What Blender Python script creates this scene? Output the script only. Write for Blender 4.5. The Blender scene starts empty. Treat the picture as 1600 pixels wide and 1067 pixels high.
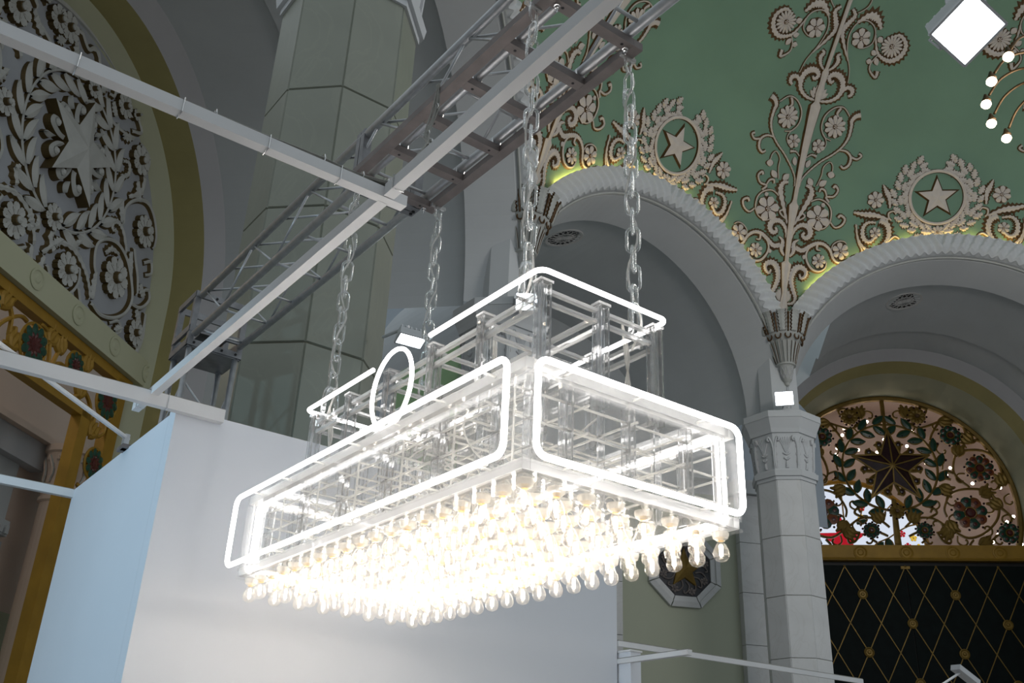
import bpy, math, random
from mathutils import Vector, Matrix
V = Vector
random.seed(7)
scene = bpy.context.scene
COL = scene.collection
PI = math.pi
S2 = 2 ** -.5
EYE = 1.6
R_ = math.radians

# ---------------------------------------------------------------- camera
def setup_camera():
    yaw, pitch, roll, f = R_(54.1), R_(25.8), R_(2.55), 1535.0
    fw = V((math.cos(yaw) * math.cos(pitch), math.sin(yaw) * math.cos(pitch), math.sin(pitch)))
    r = V((math.sin(yaw), -math.cos(yaw), 0))
    u = r.cross(fw)
    r2 = r * math.cos(roll) + u * math.sin(roll)
    u2 = -r * math.sin(roll) + u * math.cos(roll)
    cd = bpy.data.cameras.new('camera')
    cam = bpy.data.objects.new('camera', cd)
    COL.objects.link(cam)
    m = Matrix((r2, u2, -fw)).transposed().to_4x4()
    m.translation = V((0, 0, EYE))
    cam.matrix_world = m
    cd.sensor_width = 36
    cd.lens = f / 1600 * 36
    cd.clip_end = 400
    scene.camera = cam
setup_camera()
# ---------------------------------------------------------------- world, exposure
W = bpy.data.worlds.new('world')
scene.world = W
W.use_nodes = True
W.node_tree.nodes['Background'].inputs[0].default_value = (0.86, 0.95, 1.0, 1)
W.node_tree.nodes['Background'].inputs[1].default_value = 0.52
scene.view_settings.view_transform = 'Standard'
scene.view_settings.look = 'None'
scene.view_settings.exposure = 0.0
scene.view_settings.gamma = 1.0
scene.view_settings.use_curve_mapping = False
scene.cycles.transparent_max_bounces = 256
scene.cycles.max_bounces = 20
scene.cycles.transmission_bounces = 18
scene.cycles.diffuse_bounces = 3
scene.cycles.glossy_bounces = 8
scene.cycles.caustics_reflective = False
scene.cycles.caustics_refractive = False

# ---------------------------------------------------------------- materials
def mat(name, col, rough=.6, metal=0., var=.12, scale=3., bump=0., col2=None, spec=.4):
    m = bpy.data.materials.new(name); m.use_nodes = True
    nt = m.node_tree; b = nt.nodes['Principled BSDF']
    b.inputs['Roughness'].default_value = rough
    b.inputs['Metallic'].default_value = metal
    b.inputs['Specular IOR Level'].default_value = spec
    tc = nt.nodes.new('ShaderNodeTexCoord')
    n = nt.nodes.new('ShaderNodeTexNoise'); n.inputs['Scale'].default_value = scale; n.inputs['Detail'].default_value = 5
    nt.links.new(tc.outputs['Object'], n.inputs['Vector'])
    r = nt.nodes.new('ShaderNodeValToRGB')
    c2 = col2 or tuple(c * (1 - var) for c in col)
    r.color_ramp.elements[0].color = (*c2, 1); r.color_ramp.elements[0].position = .32
    r.color_ramp.elements[1].color = (*col, 1); r.color_ramp.elements[1].position = .68
    nt.links.new(n.outputs['Fac'], r.inputs['Fac'])
    nt.links.new(r.outputs['Color'], b.inputs['Base Color'])
    if bump:
        bn = nt.nodes.new('ShaderNodeBump'); bn.inputs['Strength'].default_value = bump; bn.inputs['Distance'].default_value = .02
        n2 = nt.nodes.new('ShaderNodeTexNoise'); n2.inputs['Scale'].default_value = scale * 6
        nt.links.new(tc.outputs['Object'], n2.inputs['Vector'])
        nt.links.new(n2.outputs['Fac'], bn.inputs['Height']); nt.links.new(bn.outputs['Normal'], b.inputs['Normal'])
    return m
def marble(name, col, vein):
    m = mat(name, col, .35, var=.1, scale=1.2)
    nt = m.node_tree; b = nt.nodes['Principled BSDF']
    tc = nt.nodes['Texture Coordinate']; ramp = nt.nodes['Color Ramp']
    n = nt.nodes.new('ShaderNodeTexNoise'); n.inputs['Scale'].default_value = .9; n.inputs['Detail'].default_value = 8; n.inputs['Distortion'].default_value = 1.6
    nt.links.new(tc.outputs['Object'], n.inputs['Vector'])
    r = nt.nodes.new('ShaderNodeValToRGB')
    r.color_ramp.elements[0].position = .47; r.color_ramp.elements[0].color = (0, 0, 0, 1)
    r.color_ramp.elements[1].position = .53; r.color_ramp.elements[1].color = (0, 0, 0, 1)
    e = r.color_ramp.elements.new(.5); e.color = (.2, .2, .2, 1)
    nt.links.new(n.outputs['Fac'], r.inputs['Fac'])
    mx = nt.nodes.new('ShaderNodeMix'); mx.data_type = 'RGBA'
    nt.links.new(r.outputs['Color'], mx.inputs['Factor']); nt.links.new(ramp.outputs['Color'], mx.inputs['A'])
    mx.inputs['B'].default_value = (*vein, 1)
    nt.links.new(mx.outputs['Result'], b.inputs['Base Color'])
    return m
def emis(name, col, st):
    m = bpy.data.materials.new(name); m.use_nodes = True
    nt = m.node_tree; nt.nodes.clear()
    e = nt.nodes.new('ShaderNodeEmission'); e.inputs[0].default_value = (*col, 1); e.inputs[1].default_value = st
    o = nt.nodes.new('ShaderNodeOutputMaterial'); nt.links.new(e.outputs[0], o.inputs[0])
    return m
def acrylic(name, tint=(.97, .98, .98), haze=.1, ior=1.45, rough=.03, hcol=(.95, .95, .93)):
    m = bpy.data.materials.new(name); m.use_nodes = True
    nt = m.node_tree; nt.nodes.clear(); N = nt.nodes.new; L = nt.links.new
    t = N('ShaderNodeBsdfTransparent'); t.inputs[0].default_value = (*tint, 1)
    g = N('ShaderNodeBsdfGlossy'); g.inputs['Roughness'].default_value = rough
    lw = N('ShaderNodeLayerWeight'); lw.inputs[0].default_value = .5
    pw = N('ShaderNodeMath'); pw.operation = 'POWER'; L(lw.outputs['Facing'], pw.inputs[0]); pw.inputs[1].default_value = 4.
    fr = N('ShaderNodeMath'); fr.operation = 'MULTIPLY_ADD'; L(pw.outputs[0], fr.inputs[0]); fr.inputs[1].default_value = (ior - 1) * 1.2; fr.inputs[2].default_value = ((ior - 1) / (ior + 1)) ** 2
    mx = N('ShaderNodeMixShader'); L(fr.outputs[0], mx.inputs[0]); L(t.outputs[0], mx.inputs[1]); L(g.outputs[0], mx.inputs[2])
    d = N('ShaderNodeBsdfDiffuse'); d.inputs[0].default_value = (*hcol, 1)
    tl = N('ShaderNodeBsdfTranslucent'); tl.inputs[0].default_value = (*hcol, 1)
    ad = N('ShaderNodeMixShader'); ad.inputs[0].default_value = .5; L(d.outputs[0], ad.inputs[1]); L(tl.outputs[0], ad.inputs[2])
    nz = N('ShaderNodeTexNoise'); nz.inputs['Scale'].default_value = 9; tc = N('ShaderNodeTexCoord'); L(tc.outputs['Object'], nz.inputs['Vector'])
    mp = N('ShaderNodeMapRange'); mp.inputs['To Min'].default_value = haze * .5; mp.inputs['To Max'].default_value = haze * 1.5
    L(nz.outputs['Fac'], mp.inputs['Value'])
    fin = N('ShaderNodeMixShader'); L(mp.outputs['Result'], fin.inputs[0]); L(mx.outputs[0], fin.inputs[1]); L(ad.outputs[0], fin.inputs[2])
    o = N('ShaderNodeOutputMaterial'); L(fin.outputs[0], o.inputs[0])
    return m
def glass(name, col, ior=1.46, rough=.02, haze=0., clear=.25):
    m = bpy.data.materials.new(name); m.use_nodes = True
    nt = m.node_tree; b = nt.nodes['Principled BSDF']
    if haze:
        d = nt.nodes.new('ShaderNodeBsdfDiffuse'); d.inputs[0].default_value = (.95, .94, .92, 1); tl = nt.nodes.new('ShaderNodeBsdfTransparent'); mx = nt.nodes.new('ShaderNodeMixShader'); mx.inputs[0].default_value = haze
        m2 = nt.nodes.new('ShaderNodeMixShader'); m2.inputs[0].default_value = clear
        nt.links.new(b.outputs[0], m2.inputs[1]); nt.links.new(tl.outputs[0], m2.inputs[2]); nt.links.new(m2.outputs[0], mx.inputs[1]); nt.links.new(d.outputs[0], mx.inputs[2]); nt.links.new(mx.outputs[0], nt.nodes['Material Output'].inputs[0])
    b.inputs['Base Color'].default_value = (*col, 1); b.inputs['Transmission Weight'].default_value = 1
    b.inputs['Roughness'].default_value = rough; b.inputs['IOR'].default_value = ior
    return m
M = dict(
    plaster=mat('plaster', (.62, .64, .66), .8, var=.07, scale=.5, bump=.05),
    vault=mat('vault_plaster', (.58, .61, .63), .8, var=.08, scale=.4),
    niche=mat('blue_grey_plaster', (.42, .48, .55), .8, var=.07, scale=.4),
    grey=mat('grey_plaster', (.47, .47, .49), .8, var=.07, scale=.5),
    olive=mat('olive_paint', (.42, .37, .16), .7, var=.12, scale=.6),
    cream=mat('cream_paint', (.46, .47, .33), .7, var=.07, scale=.5),
    pale=mat('pale_green_paint', (.50, .53, .42), .75, var=.06, scale=.4),
    green=mat('green_dome_paint', (.178, .305, .217), .7, var=.13, scale=.35, bump=.03),
    greenb=mat('green_lunette_paint', (.30, .47, .26), .7, var=.08, scale=.4),
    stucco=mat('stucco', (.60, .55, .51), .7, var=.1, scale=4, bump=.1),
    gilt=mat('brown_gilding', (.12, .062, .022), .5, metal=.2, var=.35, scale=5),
    tymp=mat('tympanum_ground', (.36, .38, .41), .75, var=.1, scale=1.2),
    relief=mat('tympanum_relief', (.47, .48, .46), .65, var=.12, scale=3, bump=.1),
    ochre=mat('ochre_side', (.10, .065, .018), .6, var=.3, scale=3),
    gold=mat('gold_paint', (.24, .15, .03), .42, metal=.4, var=.3, scale=3),
    goldb=mat('bright_gold_paint', (.36, .205, .022), .5, metal=.15, var=.2, scale=2),
    glgreen=mat('green_enamel', (.012, .065, .038), .3, var=.4, scale=6),
    glred=mat('red_enamel', (.10, .016, .012), .3, var=.4, scale=6),
    glorange=mat('orange_enamel', (.22, .06, .015), .35, var=.3, scale=6),
    ruby=mat('dark_ruby_enamel', (.035, .012, .016), .25, var=.4, scale=4),
    door=mat('dark_green_door', (.004, .009, .009), .6, var=.4, scale=3, spec=.12),
    marbleG=marble('green_marble', (.29, .305, .255), (.36, .37, .30)),
    marbleR=marble('grey_marble', (.66, .67, .68), (.45, .44, .42)),
    joint=mat('joint_mortar', (.25, .23, .18), .9),
    white=mat('white_wall_paint', (.79, .82, .88), .75, var=.02, scale=1.5),
    beam=mat('white_powder_coat', (.78, .78, .79), .45, var=.05, scale=4),
    galv=mat('galvanised_plate', (.30, .30, .31), .42, metal=.6, var=.3, scale=8),
    alu=mat('brushed_aluminium', (.60, .61, .63), .36, metal=.7, var=.18, scale=14),
    steel=mat('dark_steel', (.25, .215, .205), .5, metal=.3, var=.25, scale=6),
    chrome=mat('chrome', (.8, .8, .8), .15, metal=1, var=.05),
    black=mat('black_plastic', (.012, .012, .013), .5, var=.3),
    wire=mat('grey_cable', (.33, .32, .29), .6, var=.25, scale=20),
    brass=mat('dark_brass', (.10, .06, .025), .4, metal=.7, var=.35, scale=10),
    cap=mat('brass_cap', (.85, .55, .2), .3, metal=.9, var=.1, scale=10),
    socket=acrylic('milky_socket', haze=.55, hcol=(.98, .94, .88)),
    floor=mat('stone_floor', (.35, .34, .33), .4, var=.12, scale=.5),
    warm=mat('warm_plaster', (.66, .52, .43), .8, var=.06, scale=.5),
    pinkv=mat('pink_plaster', (.58, .48, .45), .8, var=.1, scale=.5),
    darkrel=mat('dark_relief', (.06, .06, .07), .5, var=.4, scale=5),
    house=mat('grey_lamp_housing', (.55, .56, .58), .4, metal=.3, var=.06),
    vent=mat('vent_plaster', (.60, .60, .60), .7, var=.06),
    neon=emis('neon_tube_light', (1.0, .965, .94), 10.0),
    fil=emis('filament_light', (1.0, .90, .78), 38.0),
    flood=emis('floodlight_led', (.86, .95, 1.0), 9.0),
    warmbulb=emis('warm_bulb_light', (1.0, .84, .60), 7.0),
    strbulb=emis('string_bulb_light', (1.0, .80, .60), 26.0),
    cove=emis('cove_led', (1.0, .70, .20), 22),
    sky=emis('daylight_pane', (.80, .87, 1.0), .85),
    redglass=emis('red_lit_pane', (.75, .02, .04), .55),
    yelglass=emis('yellow_lit_pane', (1.0, .62, .03), .7),
    acr=glass('clear_acrylic', (.99, .99, .99), 1.42, .01, haze=.34),
    acrp=glass('clear_acrylic_post', (.985, .99, 1.0), 1.46, .01, haze=.09, clear=.15),
    sheet=acrylic('acrylic_sheet', haze=.05, ior=1.3, tint=(.99, .99, .99)),
    bulbg=acrylic('bulb_glass', tint=(.985, .975, .96), haze=.04, ior=1.45, hcol=(1, .95, .88)),
    chain=glass('chain_acrylic', (.97, .985, 1.0), 1.4, .02, haze=.05, clear=.5),
    cord=acrylic('clear_cord', tint=(.92, .92, .90), haze=.5, ior=1.4, hcol=(1, .98, .95)),
)

# ---------------------------------------------------------------- mesh helpers
class MB:
    def __init__(s): s.v = []; s.f = []; s.m = []
    def add(s, vs, fs, mi=0):
        o = len(s.v); s.v += [tuple(p) for p in vs]
        for k, f in enumerate(fs):
            s.f.append(tuple(i + o for i in f)); s.m.append(mi if isinstance(mi, int) else mi[k])
        return s
    def box(s, a, b, mi=0):
        x0, y0, z0 = a; x1, y1, z1 = b
        return s.add([(x0, y0, z0), (x1, y0, z0), (x1, y1, z0), (x0, y1, z0), (x0, y0, z1), (x1, y0, z1), (x1, y1, z1), (x0, y1, z1)],
                     [(0, 3, 2, 1), (4, 5, 6, 7), (0, 1, 5, 4), (1, 2, 6, 5), (2, 3, 7, 6), (3, 0, 4, 7)], mi)
    def obox(s, c, ax, ay, az, mi=0):
        c = V(c); ax = V(ax); ay = V(ay); az = V(az)
        vs = [c + ax * i + ay * j + az * k for k in (-1, 1) for i, j in ((-1, -1), (1, -1), (1, 1), (-1, 1))]
        return s.add(vs, [(0, 3, 2, 1), (4, 5, 6, 7), (0, 1, 5, 4), (1, 2, 6, 5), (2, 3, 7, 6), (3, 0, 4, 7)], mi)
    def bar(s, a, b, w, h, up=(0, 0, 1), mi=0):
        a = V(a); b = V(b); d = (b - a); l = d.length; d.normalize()
        sd = d.cross(V(up))
        if sd.length < 1e-4: sd = d.cross(V((1, 0, 0)))
        sd.normalize(); u = sd.cross(d)
        return s.obox((a + b) / 2, d * l / 2, sd * w / 2, u * h / 2, mi)
    def tube(s, pts, r, n=8, closed=False, mi=0, caps=True):
        pts = [V(p) for p in pts]; k = len(pts); fr = []; pu = None
        for i, p in enumerate(pts):
            if closed: t = pts[(i + 1) % k] - pts[i - 1]
            else: t = pts[min(i + 1, k - 1)] - pts[max(i - 1, 0)]
            t.normalize()
            if pu is None:
                pu = V((0, 0, 1)) if abs(t.z) < .9 else V((1, 0, 0))
            sd = t.cross(pu)
            if sd.length < 1e-5: sd = t.cross(V((.3, 1, .2)))
            sd.normalize(); u = sd.cross(t); pu = u
            rr = r(i / max(k - 1, 1)) if callable(r) else r
            fr.append([p + (sd * math.cos(2 * PI * j / n) + u * math.sin(2 * PI * j / n)) * rr for j in range(n)])
        vs = [q for f in fr for q in f]; fs = []
        for i in range(k if closed else k - 1):
            a = i * n; b = ((i + 1) % k) * n
            for j in range(n): fs.append((a + j, a + (j + 1) % n, b + (j + 1) % n, b + j))
        if caps and not closed:
            fs.append(tuple(range(n))[::-1]); fs.append(tuple((k - 1) * n + j for j in range(n)))
        return s.add(vs, fs, mi)
    def lathe(s, prof, n=16, c=(0, 0, 0), mi=0, a0=0., flute=None):
        vs = []; fs = []; c = V(c)
        for i, (r, z) in enumerate(prof):
            for j in range(n):
                a = a0 + 2 * PI * j / n; rr = r * (flute(j, i) if flute else 1)
                vs.append((c.x + rr * math.cos(a), c.y + rr * math.sin(a), c.z + z))
        for i in range(len(prof) - 1):
            for j in range(n):
                fs.append((i * n + j, i * n + (j + 1) % n, (i + 1) * n + (j + 1) % n, (i + 1) * n + j))
        fs.append(tuple(range(n))[::-1]); fs.append(tuple((len(prof) - 1) * n + j for j in range(n)))
        return s.add(vs, fs, mi)
    def obj(s, name, mats, parent=None, smooth=False):
        return link(name, s.mesh(name, mats, smooth), parent)
    def mesh(s, name, mats, smooth=False):
        me = bpy.data.meshes.new(name)
        me.from_pydata(s.v, [], s.f)
        for m in (mats if isinstance(mats, (list, tuple)) else [mats]): me.materials.append(m)
        if any(s.m): me.polygons.foreach_set('material_index', s.m)
        if smooth: me.polygons.foreach_set('use_smooth', [True] * len(me.polygons))
        me.update()
        return me
def link(name, data, parent=None, mw=None):
    o = bpy.data.objects.new(name, data); COL.objects.link(o)
    if parent is not None: o.parent = parent
    if mw is not None: o.matrix_local = mw
    return o
def tag(o, label=None, cat=None, group=None, kind=None):
    if label: o['label'] = label
    if cat: o['category'] = cat
    if group: o['group'] = group
    if kind: o['kind'] = kind
    return o
def empty(name, loc=(0, 0, 0), label=None, cat=None, group=None, rz=0.):
    o = bpy.data.objects.new(name, None); COL.objects.link(o)
    o.location = loc; o.rotation_euler = (0, 0, rz); o.empty_display_size = .1
    return tag(o, label, cat, group)
def cr(pts, n=6, closed=False):
    """Catmull-Rom through points of any dimension"""
    k = len(pts)
    if k < 3 and not closed: return [tuple(a + (b - a) * i / n for a, b in zip(pts[0], pts[-1])) for i in range(n + 1)]
    out = []
    for i in range(k if closed else k - 1):
        g = (lambda j: pts[j % k]) if closed else (lambda j: pts[max(0, min(k - 1, j))])
        p0, p1, p2, p3 = g(i - 1), g(i), g(i + 1), g(i + 2)
        for q in range(n):
            t = q / n
            out.append(tuple(.5 * (2 * b + (c - a) * t + (2 * a - 5 * b + 4 * c - d) * t * t + (-a + 3 * b - 3 * c + d) * t ** 3) for a, b, c, d in zip(p0, p1, p2, p3)))
    if not closed: out.append(tuple(pts[-1]))
    return out

# ---- relief ornament on any surface: S(p) -> (position, outward normal)
def stroke(mb, S, pts, w0, w1=None, h=.06, serr=0., n=6, mid=None, mi=(0, 1), base=1.3):
    w1 = w0 if w1 is None else w1
    P = cr(pts, n); Q = [S(p) for p in P]; k = len(Q); vs = []
    for i, (p, nr) in enumerate(Q):
        t = Q[min(i + 1, k - 1)][0] - Q[max(i - 1, 0)][0]
        if t.length < 1e-6: t = V((0, 0, 1))
        t.normalize(); b = nr.cross(t); b.normalize()
        x = i / (k - 1)
        w = (w0 + (w1 - w0) * x) if mid is None else ((w0 + (mid - w0) * x * 2) if x < .5 else (mid + (w1 - mid) * (x * 2 - 1)))
        w *= 1 + serr * (1 if i % 2 else -.6)
        e = 1. if 0 < i < k - 1 else .55
        vs += [p - b * w * base, p - b * w * .86 + nr * h * .7 * e, p + nr * h * e, p + b * w * .86 + nr * h * .7 * e, p + b * w * base]
    fs = []; ms = []
    for i in range(k - 1):
        a = i * 5
        for j in range(4):
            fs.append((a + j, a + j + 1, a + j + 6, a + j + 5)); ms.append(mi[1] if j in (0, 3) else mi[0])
    fs += [(0, 4, 3, 2, 1), tuple((k - 1) * 5 + j for j in range(5))]; ms += [mi[1], mi[1]]
    mb.add(vs, fs, ms)
    return mb
def frame_at(p, nr, up=(0, 0, 1), rot=0.):
    nr = nr.normalized(); x = V(up).cross(nr)
    if x.length < 1e-4: x = V((1, 0, 0))
    x.normalize(); y = nr.cross(x)
    m = Matrix((x, y, nr)).transposed().to_4x4(); m.translation = p
    return m @ Matrix.Rotation(rot, 4, 'Z')
def leafmesh(l, w, h, lobes=0, mi=(0, 1)):
    """leaf in local XY growing along +Y, height along Z"""
    mb = MB(); n = 9; L = []; Rr = []; C = []
    for i in range(n):
        t = i / (n - 1)
        ww = w * math.sin(PI * (t * .92 + .06)) ** .8
        if lobes: ww *= 1 + .32 * (1 if i % 2 else -1) * (0 < i < n - 1)
        L.append((-ww, t * l)); Rr.append((ww, t * l)); C.append((0, t * l))
    vs = []
    for i in range(n):
        vs += [(L[i][0] * 1.4, L[i][1], 0), (L[i][0], L[i][1], h * .55), (0, C[i][1], h), (Rr[i][0], Rr[i][1], h * .55), (Rr[i][0] * 1.4, Rr[i][1], 0)]
    fs = []; ms = []
    for i in range(n - 1):
        a = i * 5
        for j in range(4):
            fs.append((a + j, a + j + 1, a + j + 6, a + j + 5)); ms.append(mi[1] if j in (0, 3) else mi[0])
    mb.add(vs, fs, ms)
    return mb
def flower(mb, fm, r, n, h=.06, mi=(0, 1), boss=.28, ring=True, cut=.70):
    """petals round a boss, in the local frame fm"""
    def put(vs, fs, m): mb.add([fm @ V(p) for p in vs], fs, m)
    if ring:
        k = 16; vs = [(0, 0, h * .25)] + [(math.cos(2 * PI * j / k) * r * .9, math.sin(2 * PI * j / k) * r * 1.02, .012) for j in range(k)]
        put(vs, [(0, 1 + j, 1 + (j + 1) % k) for j in range(k)], mi[1])
    for i in range(n):
        a = 2 * PI * i / n + PI / 2; ca, sa = math.cos(a), math.sin(a); hw = r * math.sin(PI / n) * cut
        ol = [(r * boss * .7, -hw * .25), (r * .6, -hw * .85), (r * .86, -hw * .8), (r, 0), (r * .86, hw * .8), (r * .6, hw * .85), (r * boss * .7, hw * .25)]
        rot = lambda x, y: (x * ca - y * sa, x * sa + y * ca)
        vs = [(*rot(x, y), h * .75) for x, y in ol] + [(*rot(r * .62, 0), h * 1.15)] + [(*rot(x * 1.04, y * 1.15), 0) for x, y in ol]
        fs = [(j, j + 1, 7) for j in range(6)] + [(6, 0, 7)] + [(8 + j, 8 + j + 1, j + 1, j) for j in range(6)]
        put(vs, fs, [mi[0]] * 7 + [mi[1]] * 6)
    k = 10; b = r * boss
    vs = [(0, 0, h * 1.5)] + [(math.cos(2 * PI * j / k) * b * .7, math.sin(2 * PI * j / k) * b * .7, h * 1.35) for j in range(k)] + [(math.cos(2 * PI * j / k) * b, math.sin(2 * PI * j / k) * b, 0) for j in range(k)]
    fs = [(0, 1 + j, 1 + (j + 1) % k) for j in range(k)] + [(1 + j, k + 1 + j, k + 1 + (j + 1) % k, 1 + (j + 1) % k) for j in range(k)]
    put(vs, fs, [mi[0] if j % 2 else mi[1] for j in range(k)] + [mi[1]] * k)
    return mb
def starmesh(r, h0, h1, ri=.40, mi=(0, 1), lip=1.1):
    mb = MB(); o = []
    for i in range(10):
        a = PI / 2 + i * PI / 5; q = r if i % 2 == 0 else r * ri
        o.append((math.cos(a) * q, math.sin(a) * q))
    vs = [(x, y, h0) for x, y in o] + [(0, 0, h1)] + [(x * lip, y * lip, 0) for x, y in o]
    fs = [(i, (i + 1) % 10, 10) for i in range(10)] + [(11 + i, 11 + (i + 1) % 10, (i + 1) % 10, i) for i in range(10)]
    return mb.add(vs, fs, [mi[0]] * 10 + [mi[1]] * 10)

# ================================================================ the hall
HC = V((20.6, 5.76, 0))        # centre of the octagon under the dome
AP = 14.24                     # apothem
ZS = 13.2 + EYE                # springing of the arches
DR = 15.7                      # dome radius
DC = V((20.6, 5.76, ZS))
X_, Y_, Z_ = V((1, 0, 0)), V((0, 1, 0)), V((0, 0, 1))
NN = V((S2, S2, 0)); TT = V((S2, -S2, 0)); MM = V((-S2, S2, 0))
def frame(out):
    right = V((out.y, -out.x, 0)); org = HC + out * AP
    return lambda s, d, z: org + right * s + out * d + Z_ * z
F2, FL, F1 = frame(NN), frame(MM), frame(Y_)

fl = MB().box((-60, -60, -.2), (120, 120, 0)).obj('floor', M['floor'])
tag(fl, 'grey stone floor of the hall', 'floor', kind='structure')

ow = MB().box((-5.4, -22, 0), (-5.0, 12, 11)); tag(ow.obj('wall_light_block', M['plaster']), 'plain unseen wall added left of and behind the viewer to block side light', 'wall', kind='structure')  # unseen wall, added to keep sky light off the sides of the beams
# ---- dome
def build_dome():
    mb = MB(); az = [i * 2.5 for i in range(0, 72)]; ne = 30; rows = []
    for a in az:
        da = ((a + 22.5) % 45) - 22.5
        e0 = math.degrees(math.acos(min(1, AP / (DR * math.cos(R_(da)))))) - .25
        rows.append([DC + V((math.cos(R_(a)) * math.cos(R_(e)), math.sin(R_(a)) * math.cos(R_(e)), math.sin(R_(e)))) * DR for e in (e0 + (89 - e0) * (j / ne) for j in range(ne + 1))])
    vs = [p for r in rows for p in r]; k = ne + 1
    mb.add(vs, [(i * k + j, (i + 1) * k + j, (i + 1) * k + j + 1, i * k + j + 1) for i in range(len(az) - 1) for j in range(ne)])
    o = mb.obj('ceiling', M['green'], smooth=True)
    return tag(o, 'green painted dome with pale stucco ornament above the arches', 'ceiling', kind='structure')
ceiling = build_dome()
def SD(p):   # dome surface in a frame whose x axis looks at azimuth 0; p = (degrees to the right, elevation)
    a, e = R_(-p[0]), R_(p[1])
    n = V((math.cos(a) * math.cos(e), math.sin(a) * math.cos(e), math.sin(e)))
    return n * (DR - .005), -n
SHAFT = [(13.0, .39), (14.33, .71), (16.27, .32), (20.4, .78), (20.72, .32), (21.14, .31), (23.93, .44), (25.6, .44), (28.3, .76), (28.72, .42), (29.11, .31), (30.93, .33), (36.04, .52), (38.56, .61), (41.64, .8), (42.17, .38), (43.16, .56), (44.77, .43), (46.05, .52), (46.55, .27), (55.03, .3), (66, .22)]
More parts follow.
